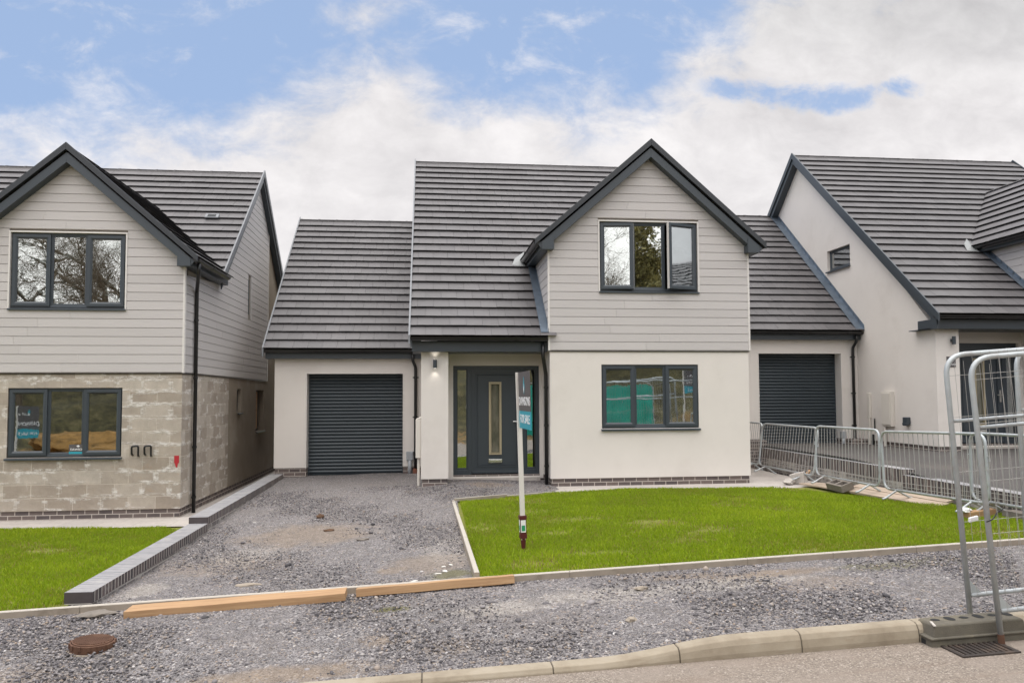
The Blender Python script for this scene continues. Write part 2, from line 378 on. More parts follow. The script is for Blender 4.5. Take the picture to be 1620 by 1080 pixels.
class MB:
    """collects shapes (world coordinates) and links them as one mesh object"""
    def __init__(s, off=(0, 0, 0), xf=None):
        s.v = []; s.f = []; s.t = []; s.off = Vector(off); s.xf = xf
    def add(s, vs, fs, tint=.5):
        b = len(s.v)
        for p in vs:
            p = Vector(p)
            if s.xf is not None: p = s.xf @ p
            s.v.append(p + s.off)
        for f in fs: s.f.append([b + i for i in f]); s.t.append(tint)
    def box(s, x0, x1, y0, y1, z0, z1, tint=.5):
        s.add([(x, y, z) for z in (z0, z1) for y in (y0, y1) for x in (x0, x1)],
              [(0, 2, 3, 1), (4, 5, 7, 6), (0, 1, 5, 4), (2, 6, 7, 3), (0, 4, 6, 2), (1, 3, 7, 5)], tint)
    def obox(s, c, ax, ay, az, tint=.5):
        """oriented box: centre and three half-axis vectors"""
        c, ax, ay, az = map(Vector, (c, ax, ay, az))
        s.add([c + i * ax + j * ay + k * az for k in (-1, 1) for j in (-1, 1) for i in (-1, 1)],
              [(0, 2, 3, 1), (4, 5, 7, 6), (0, 1, 5, 4), (2, 6, 7, 3), (0, 4, 6, 2), (1, 3, 7, 5)], tint)
    def beam(s, a, b, w, h, up=(0, 0, 1), tint=.5):
        a, b = Vector(a), Vector(b); d = (b - a); L = d.length; d.normalize()
        sx = d.cross(Vector(up)).normalized(); sz = sx.cross(d)
        s.obox((a + b) / 2, d * L / 2, sx * w / 2, sz * h / 2, tint)
    def prism(s, prof, vec, tint=.5):
        """closed planar profile (points) swept along vec"""
        n = len(prof); vec = Vector(vec); a = [Vector(p) for p in prof]
        s.add(a + [p + vec for p in a], [list(range(n))[::-1], list(range(n, 2 * n))] + [(i, (i + 1) % n, n + (i + 1) % n, n + i) for i in range(n)], tint)
    def quad(s, *p, tint=.5): s.add(p, [list(range(len(p)))], tint)
    def tube(s, pts, r, n=8, cap=True, tint=.5):
        pts = [Vector(p) for p in pts]; rings = []
        rr = r if isinstance(r, (list, tuple)) else [r] * len(pts)
        ref = Vector((0, 0, 1)); vs = []
        for i, p in enumerate(pts):
            if i == 0: d = pts[1] - p
            elif i == len(pts) - 1: d = p - pts[i - 1]
            else: d = (pts[i + 1] - p).normalized() + (p - pts[i - 1]).normalized()
            d.normalize()
            if i == 0:
                ref = Vector((0, 0, 1)) if abs(d.z) < .9 else Vector((1, 0, 0))
            x = (ref - d * ref.dot(d)).normalized(); ref = x; y = d.cross(x)
            for k in range(n):
                a = 2 * math.pi * k / n; vs.append(p + (x * math.cos(a) + y * math.sin(a)) * rr[i])
        fs = []
        for i in range(len(pts) - 1):
            for k in range(n): fs.append((i * n + k, i * n + (k + 1) % n, (i + 1) * n + (k + 1) % n, (i + 1) * n + k))
        if cap: fs += [list(range(n))[::-1], [(len(pts) - 1) * n + k for k in range(n)]]
        s.add(vs, fs, tint)
    def build(s, name, mat, parent=None, smooth=False, bev=0, uvoff=(0, 0), recalc=True):
        loc = worldloc(parent) if parent is not None else None
        if loc is None:
            loc = Vector((0, 0, 0))
        me = bpy.data.meshes.new(name)
        me.from_pydata([tuple(p - loc) for p in s.v], [], s.f)
        if recalc:
            bm = bmesh.new(); bm.from_mesh(me); bmesh.ops.recalc_face_normals(bm, faces=bm.faces); bm.to_mesh(me); bm.free()
        uv = me.uv_layers.new(name='UVMap')
        at = me.attributes.new('tint', 'FLOAT', 'FACE'); at.data.foreach_set('value', s.t)
        co = [p for p in s.v]
        for p in me.polygons:
            n = p.normal; ax, ay, az = abs(n.x), abs(n.y), abs(n.z)
            for li in p.loop_indices:
                q = co[me.loops[li].vertex_index]
                if az >= ax and az >= ay: u = (q.x, q.y)
                elif ay >= ax: u = (q.x, q.z)
                else: u = (q.y, q.z)
                uv.data[li].uv = (u[0] - uvoff[0], u[1] - uvoff[1])
            if smooth: p.use_smooth = True
        o = bpy.data.objects.new(name, me); COL.objects.link(o)
        if mat is not None: me.materials.append(mat if not isinstance(mat, str) else M[mat])
        if parent is not None: o.parent = parent
        if bev:
            bv = o.modifiers.new('bev', 'BEVEL'); bv.width = bev; bv.segments = 2; bv.limit_method = 'ANGLE'
        return o
def swap_uv(o):
    """turn the surface pattern a quarter"""
    for d in o.data.uv_layers[0].data: d.uv = (d.uv[1], d.uv[0])
    return o

def arc_round(path, rad, seg=5):
    """rounds the corners of a polyline"""
    path = [Vector(p) for p in path]; out = [path[0]]
    for i in range(1, len(path) - 1):
        a, b, c = path[i - 1], path[i], path[i + 1]
        d1 = (a - b).normalized(); d2 = (c - b).normalized()
        p1 = b + d1 * rad; p2 = b + d2 * rad
        for k in range(seg + 1):
            t = k / seg; out.append((1 - t) ** 2 * p1 + 2 * t * (1 - t) * b + t * t * p2)
    out.append(path[-1]); return out

_txt = {}
def text_mesh(body, size, depth=.002, align='CENTER'):
    cu = bpy.data.curves.new('lettering', 'FONT'); cu.body = body; cu.size = size; cu.extrude = depth; cu.align_x = align; cu.offset = size * .012
    o = bpy.data.objects.new('lettering', cu); COL.objects.link(o)
    bpy.context.view_layer.update()
    me = bpy.data.meshes.new_from_object(o.evaluated_get(bpy.context.evaluated_depsgraph_get()))
    bpy.data.objects.remove(o); bpy.data.curves.remove(cu)
    return me
def text(body, size, mat, parent, origin, ux, uy, name='lettering'):
    """flat lettering; ux is the reading direction and uy the up direction"""
    me = text_mesh(body, size); ux, uy = Vector(ux), Vector(uy); n = ux.cross(uy)
    mt = Matrix(((ux.x, uy.x, n.x), (ux.y, uy.y, n.y), (ux.z, uy.z, n.z))).to_4x4()
    me.transform(Matrix.Translation(Vector(origin) - worldloc(parent)) @ mt)
    me.materials.clear(); me.materials.append(M[mat])
    o = bpy.data.objects.new(name, me); COL.objects.link(o); o.parent = parent
    return o

# ------------------------------------------------------------------ ground heights
def G(x, y=0): return -.05 + .04 * max(-14, min(14, x))
def Rz(x): return G(x) - .13
def lerp(a, b, t): return a + (b - a) * t
def smooth01(t): t = max(0, min(1, t)); return t * t * (3 - 2 * t)
def kerbtop(x): return lerp(Rz(x) + .045, G(x) + .005, smooth01((x - 1.2) / 1.05))
DY = [7.4, 9.3, 11.3, 14.1, 16.7]; DX = [-3.6, -.5, .45, 2.3]
DZ = [[-.2, -.09, -.04, .03], [-.215, -.07, .005, .05], [-.11, .0, .045, .08], [.03, .12, .2, .16], [.1, .135, .2, .2]]
def drive(x, y):
    i = max(0, min(3, sum(1 for k in DY[1:4] if y > k))); j = max(0, min(2, sum(1 for k in DX[1:3] if x > k)))
    ty = max(0, min(1, (y - DY[i]) / (DY[i + 1] - DY[i]))); tx = max(0, min(1, (x - DX[j]) / (DX[j + 1] - DX[j])))
    return lerp(lerp(DZ[i][j], DZ[i][j + 1], tx), lerp(DZ[i + 1][j], DZ[i + 1][j + 1], tx), ty)
YK = 5.48                                          # back of the kerb
def verge(x, y): return lerp(kerbtop(x) - .012, G(x), smooth01((y - YK) / 1.1))
def lawn_r(x, y):
    a = G(x) + .035; bck = lerp(.09, .165, max(0, min(1, (x - .4) / 3)))
    return lerp(a, bck, smooth01((y - 7.6) / 5.2)) + .012 * math.sin(x * 1.3 + y) * math.sin(y * .9)
def lawn_l(x, y): return lerp(G(x) + .03, -.275, smooth01((y - 7.6) / 5.0)) + .015 * math.sin(x * 1.7) * math.sin(y * 1.1)
def wallx(y): return -3.2 + .19 * (y - 7.75) / 8.55   # drive side of the low brick wall

def patch(name, mat, x0f, x1f, y0, y1, nx, ny, zf, kind='structure', y0f=None, y1f=None):
    me = bpy.data.meshes.new(name); vs = []; fs = []
    for j in range(ny + 1):
        for i in range(nx + 1):
            ty = j / ny; tx = i / nx
            y = lerp(y0, y1, ty); xa, xb = x0f(y), x1f(y); x = lerp(xa, xb, tx)
            if y0f: y = lerp(y0f(x), y1f(x), ty)
            vs.append((x, y, zf(x, y)))
    for j in range(ny):
        for i in range(nx):
            a = j * (nx + 1) + i; fs.append((a, a + 1, a + nx + 2, a + nx + 1))
    me.from_pydata(vs, [], fs)
    uv = me.uv_layers.new(name='UVMap')
    for lp in me.loops: uv.data[lp.index].uv = vs[lp.vertex_index][:2]
    for p in me.polygons: p.use_smooth = True
    o = bpy.data.objects.new(name, me); COL.objects.link(o); me.materials.append(M[mat]); o['kind'] = kind
    return o

def bumpz(x, y): return .012 * (math.sin(x * 2.3 + y * 1.7) + math.sin(x * 5.1 - y * 3.3) * .5)
patch('ground', 'soil', lambda y: -400, lambda y: 400, -400, 600, 4, 4, lambda x, y: -.95)
patch('road', 'road', lambda y: -40, lambda y: 40, -1.6, 5.36, 60, 6, lambda x, y: Rz(x))
patch('gravel_verge', 'gravel', lambda y: -16, lambda y: 16, YK - .03, 7.52, 160, 14, lambda x, y: verge(x, y) + bumpz(x, y) * smooth01((y - YK) / .5) * smooth01((7.5 - y) / .3) * .8)
patch('driveway', 'gravel', lambda y: wallx(y) - .02, lambda y: .46 if y < 12.45 else lerp(.46, 2.3, smooth01((y - 12.45) / .55)), 7.5, 17.3, 24, 54, lambda x, y: drive(x, y) + bumpz(x, y) * .7)
patch('paving', 'slab', lambda y: 2.2, lambda y: 7.3, 12.85, 13.9, 4, 2, lambda x, y: .138)
patch('side_path', 'slab', lambda y: 6.0, lambda y: 7.3, 13.9, 25, 2, 2, lambda x, y: .136)
patch('front_path', 'slab', lambda y: -16, lambda y: -3.35, 12.88, 13.9, 4, 2, lambda x, y: -.279)
patch('side_path', 'slab', lambda y: -4.4, lambda y: -3.2, 13.9, 26, 2, 4, lambda x, y: -.28)
patch('lawn_soil', 'soil', lambda y: -16, lambda y: wallx(y) - .2, 7.53, 12.9, 40, 20, lambda x, y: lawn_l(x, y) - .015)
patch('lawn_soil', 'soil', lambda y: .44, lambda y: 7.45, 7.53, 12.5, 30, 24, lambda x, y: lawn_r(x, y) - .015)
patch('lawn_soil', 'soil', lambda y: lerp(.44, 2.2, smooth01((y - 12.5) / .45)), lambda y: 7.4, 12.5, 12.95, 30, 3, lambda x, y: lawn_r(x, y) - .015)
patch('asphalt_drive', 'asphalt', lambda y: 7.5, lambda y: 24, 7.4, 16.7, 20, 20, lambda x, y: lerp(.36, .655, smooth01((y - 7.4) / 6)))
patch('asphalt_drive', 'asphalt', lambda y: 7.5, lambda y: 24, 16.7, 26, 2, 2, lambda x, y: .65)
hill = patch('hillside', 'hill', lambda y: -70, lambda y: 70, -1.6, -46, 90, 40, lambda x, y: Rz(x) + 7.5 * smooth01((-y - 5) / 22) + (.35 * math.sin(x * .7 + y) + .3 * math.sin(x * 1.9 - y * 1.3) + .2 * math.sin(x * 3.7 + y * 2.9)) * smooth01((-y - 3) / 4))

# kerb with dropped stretch, jointed into stones
def kerb_profile(x):
    zt = kerbtop(x); zr = Rz(x); f = min(.05, max(.008, (zt - zr) * .35)); b = YK; fr = 5.345
    return [(x, b, zr - .2), (x, fr, zr - .2), (x, fr, lerp(zr, zt, .25)), (x, fr + .012, zt - f), (x, fr + .012 + f * .45, zt - f * .25), (x, fr + .03 + f * .7, zt), (x, b, zt)]
kb = MB(); joints = []
x = -15.6
while x < 16:
    L = .915; xs = [x + .004 + (L - .008) * k / 5 for k in range(6)]; vs = []; fs = []
    for q in xs: vs += kerb_profile(q)
    for i in range(5):
        for k in range(7): fs.append((i * 7 + k, i * 7 + (k + 1) % 7, (i + 1) * 7 + (k + 1) % 7, (i + 1) * 7 + k))
    fs += [list(range(7)), [35 + k for k in range(7)][::-1]]
    kb.add(vs, fs); joints.append(x); x += L
o = kb.build('kerb', 'kerb', smooth=False, bev=.006); o['kind'] = 'structure'
kj = MB()
for q in joints:
    p = [(a[0], a[1] + (.006 if i in (2, 3, 4) else 0), a[2] - (.005 if i > 2 else 0)) for i, a in enumerate(kerb_profile(q))]
    kj.prism([(a[0] - .006, a[1], a[2]) for a in p], (.016, 0, 0))
o = kj.build('kerb_joints', plain('joint_mortar', (.09, .075, .055), .95, var=.2)); o['kind'] = 'structure'

M['highlightconcrete'] = plain('highlit_top_concrete', (.46, .42, .365), .9, var=.12, vscale=6, fine=90, bstr=.2)  # lighter copy of the edging concrete, a highlight put into the colour
def highlight_top(o):  # paints the light strip along the top of the edging on upward faces
    o.data.materials.append(M['highlightconcrete'])
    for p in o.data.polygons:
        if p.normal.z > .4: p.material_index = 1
ed = MB()
for i in range(34):
    x = -16 + .915 * i
    if x > 7.6: break
    xa, xb = x + .002, x + .913
    ed.add([(q, y, z) for q in (xa, xb) for (y, z) in ((7.475, G(q) - .2), (7.475, G(q) + .055), (7.481, G(q) + .062), (7.52, G(q) + .062), (7.525, G(q) + .055), (7.525, G(q) - .2))],
           [(0, 1, 2, 3, 4, 5), (6, 11, 10, 9, 8, 7)] + [(k, (k + 1) % 6, 6 + (k + 1) % 6, 6 + k) for k in range(6)])
o = ed.build('edging', 'concrete'); o['kind'] = 'structure'; highlight_top(o)
ed = MB()
for i in range(6):
    y = 7.54 + .915 * i; ya, yb = y + .002, min(y + .913, 12.5)
    xl = lambda y: lerp(.475, .4, (y - 7.5) / 5)
    zt = lambda y: lerp(.07, .105, (y - 7.5) / 5)
    ed.add([(xl(q) + d, q, z) for q in (ya, yb) for (d, z) in ((-.028, -.25), (-.028, zt(q) - .006), (-.022, zt(q)), (.018, zt(q)), (.024, zt(q) - .006), (.024, -.25))],
           [(0, 1, 2, 3, 4, 5), (6, 11, 10, 9, 8, 7)] + [(k, (k + 1) % 6, 6 + (k + 1) % 6, 6 + k) for k in range(6)])
for (a, b_) in (((.42, 12.47), (1.3, 12.74)), ((1.3, 12.74), (2.2, 12.98))):
    ed.beam((*a, .09), (*b_, .11), .045, .09)
o = ed.build('edging', 'concrete'); o['kind'] = 'structure'; highlight_top(o)

# ------------------------------------------------------------------ loose stones and grass (nobody could count them)
def stuff_mesh(name, V, F, tint, mat, smooth=False):
    me = bpy.data.meshes.new(name); k = F.shape[1]
    me.vertices.add(len(V)); me.vertices.foreach_set('co', V.astype(np.float32).ravel())
    me.loops.add(F.size); me.loops.foreach_set('vertex_index', F.astype(np.int32).ravel())
    me.polygons.add(len(F)); me.polygons.foreach_set('loop_start', np.arange(0, F.size, k, dtype=np.int32)); me.polygons.foreach_set('loop_total', np.full(len(F), k, dtype=np.int32))
    me.update(calc_edges=True)
    at = me.attributes.new('tint', 'FLOAT', 'FACE'); at.data.foreach_set('value', tint.astype(np.float32))
    o = bpy.data.objects.new(name, me); COL.objects.link(o); me.materials.append(M[mat]); o['kind'] = 'stuff'
    return o
bmt = bmesh.new(); bmesh.ops.create_icosphere(bmt, subdivisions=1, radius=1); bmt.verts.ensure_lookup_table()
ICO = np.array([v.co[:] for v in bmt.verts]); ICOF = np.array([[v.index for v in f.verts] for f in bmt.faces]); bmt.free()
def stones(name, pts, size, zf, label, cat, bright=.0):
    n = len(pts); S = size[:, None] * RNG.uniform(.65, 1.25, (n, 3)) * np.array([1, .9, .62])
    V = ICO[None] * S[:, None] * RNG.uniform(.72, 1.25, (n, len(ICO), 1))
    a = RNG.uniform(0, 6.28, n); ca, sa = np.cos(a)[:, None], np.sin(a)[:, None]
    t = RNG.uniform(-.5, .5, n); V2 = V.copy()
    ct, st = np.cos(t)[:, None], np.sin(t)[:, None]
    V2[..., 1] = V[..., 1] * ct - V[..., 2] * st; V2[..., 2] = V[..., 1] * st + V[..., 2] * ct
    V3 = V2.copy(); V3[..., 0] = V2[..., 0] * ca - V2[..., 1] * sa; V3[..., 1] = V2[..., 0] * sa + V2[..., 1] * ca
    z = np.array([zf(p[0], p[1]) for p in pts]) + size * .18
    V3 += np.stack([pts[:, 0], pts[:, 1], z], 1)[:, None]
    F = (np.arange(n)[:, None, None] * len(ICO) + ICOF[None]).reshape(-1, 3)
    tint = np.clip(RNG.beta(1.3, 1.7, n) + bright, 0, 1)
    o = stuff_mesh(name, V3.reshape(-1, 3), F, np.repeat(tint, len(ICOF)), 'stone')
    return tag(o, label, cat)
def scatter(n, x0, x1, y0, y1, ok=None):
    p = np.stack([RNG.uniform(x0, x1, n), RNG.uniform(y0, y1, n)], 1)
    if ok: p = p[[bool(ok(*q)) for q in p]]
    return p
def bare(x, y):      # places where fines or sand show instead of stones
    s = 0
    for (a, c, rx, ry) in ((-1.6, 10.6, 1.15, .95), (-1.0, 5.65, .8, .2), (0, 8.5, .5, .5), (3.3, 7.05, .5, .15)):
        s = max(s, 1 - ((x - a) / rx) ** 2 - ((y - c) / ry) ** 2)
    return s > .1
p = scatter(56000, -7, 6.2, YK - .01, 7.46, lambda x, y: abs(x) < y * .78 + .3 and not (bare(x, y) and random.random() < .8) and RNG.random() < .35 + .65 * (math.sin(x * 1.7 + 1) * math.sin(y * 2.6 + x) > -.3))
stones('gravel', p, RNG.gamma(4, .00155, len(p)) + .003, verge, 'slate grey gravel lying loose over the verge between kerb and edging', 'gravel')
p = scatter(40000, -3.2, 2.2, 7.55, 14.5, lambda x, y: x > wallx(y) + .03 and (x < .42 or (y > 12.75 + max(0, x - .4) * .2)) and not (y > 14 and x > -.2 and x < .4) and not (bare(x, y) and random.random() < .8))
stones('gravel', p, RNG.gamma(4, .0014, len(p)) + .003, drive, 'slate grey gravel lying loose on the driveway in front of the garage', 'gravel')
p = np.concatenate([scatter(170, -4.5, 5, 5.6, 7.4), scatter(60, -3, .3, 7.7, 12)])
stones('pebbles', p, RNG.gamma(4, .0035, len(p)) + .01, lambda x, y: verge(x, y) if y < 7.5 else drive(x, y), 'bigger pale pebbles strewn among the grey gravel', 'pebbles', .08)

def grass(name, pts, zf, hgt, label):
    n = len(pts); x, y = pts[:, 0], pts[:, 1]
    nz = np.sin(x * 2.1 + np.sin(y * 1.7) * 2) * np.sin(y * 2.7 + np.sin(x * 1.3) * 1.5) + .6 * np.sin(x * 7.3 + y * 3.1) * np.sin(y * 6.1 - x * 2.2)
    h = hgt * RNG.uniform(.55, 1.35, n) * (1 + .18 * nz); w = RNG.uniform(.0028, .0055, n)
    a = RNG.uniform(0, 6.28, n); la = RNG.uniform(0, 6.28, n); lean = RNG.uniform(.1, .75, n) * h
    z = np.array([zf(q[0], q[1]) for q in pts]) - .012
    dx, dy = np.cos(a) * w, np.sin(a) * w
    B = np.stack([x, y, z], 1)
    mid = B + np.stack([np.cos(la) * lean * .35, np.sin(la) * lean * .35, h * .62], 1)
    tip = B + np.stack([np.cos(la) * lean, np.sin(la) * lean, h], 1)
    D = np.stack([dx, dy, 0 * dx], 1)
    V = np.stack([B - D, B + D, mid + D * .7, mid - D * .7, tip + D * .12, tip - D * .12], 1)
    F = np.array([[0, 1, 2, 3], [3, 2, 4, 5]])
    F = (np.arange(n)[:, None, None] * 6 + F[None]).reshape(-1, 4)
    t = np.clip(.5 + .13 * nz + .12 * np.sin(x * .9 + 1) * np.sin(y * 1.1) + RNG.normal(0, .17, n), .2, 1)
    dead = RNG.random(n) < .03 + .35 * np.clip(np.sin(x * 1.9 + 2) * np.sin(y * 1.3 + x * .6) + np.sin(x * 4.7) * np.sin(y * 5.3) * .6 - .55, 0, 1)
    t = np.where(dead, RNG.uniform(0, .15, n), t)
    return tag(stuff_mesh(name, V.reshape(-1, 3), F, np.repeat(t, 2), 'grass'), label, 'grass')
SPOTS = [(1.5, 11.2, .35, .25), (2.0, 10.4, .5, .22), (1.6, 9.6, .3, .15), (2.9, 9.9, .4, .15), (.7, 10.2, .2, .3), (1.9, 8.4, .4, .12), (3.4, 9.1, .3, .1), (-6.3, 11.2, .5, .25), (-7.0, 10.2, .4, .3), (-5.2, 11.0, .3, .15), (-5.9, 9.6, .25, .2), (3.9, 7.75, .25, .1)]
def holes(x, y):
    for (a, c, rx, ry) in SPOTS:
        d = ((x - a) / rx) ** 2 + ((y - c) / ry) ** 2
        if d < 1.6 and random.random() < .82 - d * .42 + .3 * math.sin(x * 23) * math.sin(y * 29): return True
    v = math.sin(x * 1.9 + 2) * math.sin(y * 1.3 + x * .6) + math.sin(x * 4.7) * math.sin(y * 5.3) * .6 + .35 * math.sin(x * 13 + y * 4) * math.sin(y * 17)
    return v > .86 and random.random() < .6
p = scatter(235000, .45, 7.35, 7.53, 12.98, lambda x, y: x > .5 + .0 * y and (y < 12.5 or x > .4 + (y - 12.5) * 3.8) and x < 5.9 + .55 * (13 - y) * .75 + .35 and not holes(x, y))
grass('grass', p, lawn_r, .033, 'bright green new lawn in front of the middle house')
p = scatter(150000, -8.6, -3.45, 7.53, 12.9, lambda x, y: x < wallx(y) - .27 and x > -.62 * y - 1 and not (x > -4.2 and y > 12.0 and x > -4.0 + (12.6 - y)) and not holes(x, y))
grass('grass', p, lawn_l, .037, 'bright green new lawn below the block walled house')

# ------------------------------------------------------------------ roofs
def roof_tiles(mb, O, U, S, width, length, gauge=.3, tw=.3, skip=None, rnd=None):
    """courses of flat interlocking tiles on a slope: O eave corner, U along the eave, S up the slope"""
    rnd = rnd or random.Random(3); O, U, S = Vector(O), Vector(U).normalized(), Vector(S).normalized(); N = U.cross(S)
    if N.z < 0: N = -N
    nc = int(math.ceil(length / gauge))
    for c in range(nc):
        s0 = c * gauge; s1 = min(s0 + gauge + .05, length); sag = rnd.uniform(-.002, .002)
        x = -(tw / 2 if c % 2 else 0)
        while x < width - .01:
            a, b = max(0, x), min(width, x + tw); x += tw
            if b - a < .03: continue
            ctr = O + U * ((a + b) / 2) + S * ((s0 + min(s0 + gauge, length)) / 2)
            if skip and skip(ctr): continue
            a += .0017; b -= .0017
            j = rnd.uniform(-.0018, .0018) + sag; j2 = rnd.uniform(-.0015, .0015); ds = rnd.uniform(-.0025, .0025)
            lo_t, lo_b, hi_t, hi_b = .076 + j, .038 + j, .027, .0
            P = lambda u, s, n: O + U * u + S * s + N * n
            vs = [P(a, s0 + ds, lo_t), P(b, s0 + ds + j2, lo_t + j2), P(b, s1, hi_t), P(a, s1, hi_t),
                  P(a, s0 + .056 + ds, lo_b), P(b, s0 + .056 + ds + j2, lo_b + j2), P(b, s1, hi_b), P(a, s1, hi_b)]
            mb.add(vs, [(0, 1, 2, 3), (7, 6, 5, 4), (0, 4, 5, 1), (1, 5, 6, 2), (3, 2, 6, 7), (0, 3, 7, 4)], rnd.random())
def ridge_caps(mb, a, b, r=.105, step=.45):
    a, b = Vector(a), Vector(b); d = (b - a); L = d.length; d.normalize(); sx = d.cross(Vector((0, 0, 1))).normalized(); up = Vector((0, 0, 1))
    n = max(1, round(L / step))
    for i in range(n):
        p = a + d * (L * i / n); q = a + d * (L * (i + 1) / n + .0); vs = []
        for (c, rr) in ((p, r), (p + d * .05, r), (p + d * .052, r * .93), (q, r * .9)):
            for k in range(7):
                t = math.pi * k / 6; vs.append(c + sx * rr * math.cos(t) + up * (rr * math.sin(t) * .8))
        fs = [(j * 7 + k, j * 7 + k + 1, (j + 1) * 7 + k + 1, (j + 1) * 7 + k) for j in range(3) for k in range(6)]
        fs += [list(range(7)), list(range(21, 28))[::-1]]
        mb.add(vs, fs, .3 + random.random() * .4)

def gutter(name, a, b, parent, r=.058, off=(0, 0, 0), out=(0, -1, 0)):
    """half round gutter from a to b (top centre line)"""
    mb = MB(off); a, b = Vector(a), Vector(b); d = (b - a).normalized(); o_ = Vector(out); up = Vector((0, 0, 1)); L = (b - a).length
    prof = []
    for k in range(11):
        t = math.pi * k / 10; prof.append((math.cos(t) * r, -math.sin(t) * r))
    for k in range(10, -1, -1):
        t = math.pi * k / 10; prof.append((math.cos(t) * (r - .005), -math.sin(t) * (r - .005) + .001))
    P = lambda c, u, w: c + o_ * u + up * w
    n = len(prof)
    mb.add([P(a, u, w) for u, w in prof] + [P(b, u, w) for u, w in prof], [(i, (i + 1) % n, n + (i + 1) % n, n + i) for i in range(n)])
    for c in (a, b):    # stop ends
        mb.prism([P(c, math.cos(math.pi * k / 10) * (r + .004), -math.sin(math.pi * k / 10) * (r + .004) + .003) for k in range(11)], d * (.006 if c is a else -.006))
    k = .9
    while k < L - .3:   # unions
        c = a + d * k; w_ = .045 if int(k * 10) % 2 else .03
        pr = [P(c, math.cos(math.pi * q / 10) * (r + .008), -math.sin(math.pi * q / 10) * (r + .008) + .006) for q in range(11)]
        mb.prism(pr, d * w_ * 2); k += 1.0
    return mb.build(name, 'black', parent)
def downpipe(pts, parent, off=(0, 0, 0), r=.034, clips=(), out=(0, -1, 0)):
    mb = MB(off); mb.tube(arc_round(pts, .05, 4), r, 12)
    o = mb.build('downpipe', 'black', parent, smooth=True)
    for c in clips:
        m2 = MB(off); c = Vector(c); ov = Vector(out); sd = ov.cross(Vector((0, 0, 1)))
        m2.tube([c - Vector((0, 0, .02)), c + Vector((0, 0, .02))], r + .007, 12)
        m2.obox(c - ov * .02, sd * .062, ov * .006, Vector((0, 0, .012)))
        m2.build('bracket', 'black', o)
    return o

# ------------------------------------------------------------------ walls, boards
def wall_x(mb, x0, x1, z0, z1, y, t, holes=()):
    """wall along X with rectangular openings; front face at y"""
    xs = sorted({x0, x1, *[h[0] for h in holes], *[h[1] for h in holes]}); zs = sorted({z0, z1, *[h[2] for h in holes], *[h[3] for h in holes]})
    inh = lambda a, c: any(h[0] - 1e-6 < a < h[1] + 1e-6 and h[2] - 1e-6 < c < h[3] + 1e-6 for h in holes)
    for yy in (y, y + t):
        for i in range(len(xs) - 1):
            for j in range(len(zs) - 1):
                if not inh((xs[i] + xs[i + 1]) / 2, (zs[j] + zs[j + 1]) / 2):
                    q = [(xs[i], yy, zs[j]), (xs[i + 1], yy, zs[j]), (xs[i + 1], yy, zs[j + 1]), (xs[i], yy, zs[j + 1])]
                    mb.quad(*(q if yy == y else q[::-1]))
    for (a, b, c, d) in holes:
        mb.quad((a, y, c), (a, y + t, c), (a, y + t, d), (a, y, d)); mb.quad((b, y, d), (b, y + t, d), (b, y + t, c), (b, y, c))
        mb.quad((a, y, d), (a, y + t, d), (b, y + t, d), (b, y, d)); mb.quad((a, y + t, c), (a, y, c), (b, y, c), (b, y + t, c))
    for (xe, s) in ((x0, 1), (x1, -1)): mb.quad((xe, y, z0), (xe, y + t, z0), (xe, y + t, z1), (xe, y, z1))
    mb.quad((x0, y, z1), (x1, y, z1), (x1, y + t, z1), (x0, y + t, z1)); mb.quad((x0, y, z0), (x1, y, z0), (x1, y + t, z0), (x0, y + t, z0))
def wall_y(mb, x, t, ys, zb, ztop, holes=()):
    """wall along Y, outer face at x, thickness t (signed), with a sloping top"""
    ys = sorted({*ys, *[h[0] for h in holes], *[h[1] for h in holes]})
    for a, b in zip(ys[:-1], ys[1:]):
        segs = [(zb, zb, ztop(a), ztop(b))]
        for (h0, h1, c, d) in holes:
            if h0 - 1e-6 < (a + b) / 2 < h1 + 1e-6: segs = [(zb, zb, c, c), (d, d, ztop(a), ztop(b))]
        for (p, q, r_, s_) in segs: mb.prism([(x, a, p), (x, b, q), (x, b, s_), (x, a, r_)], (t, 0, 0))
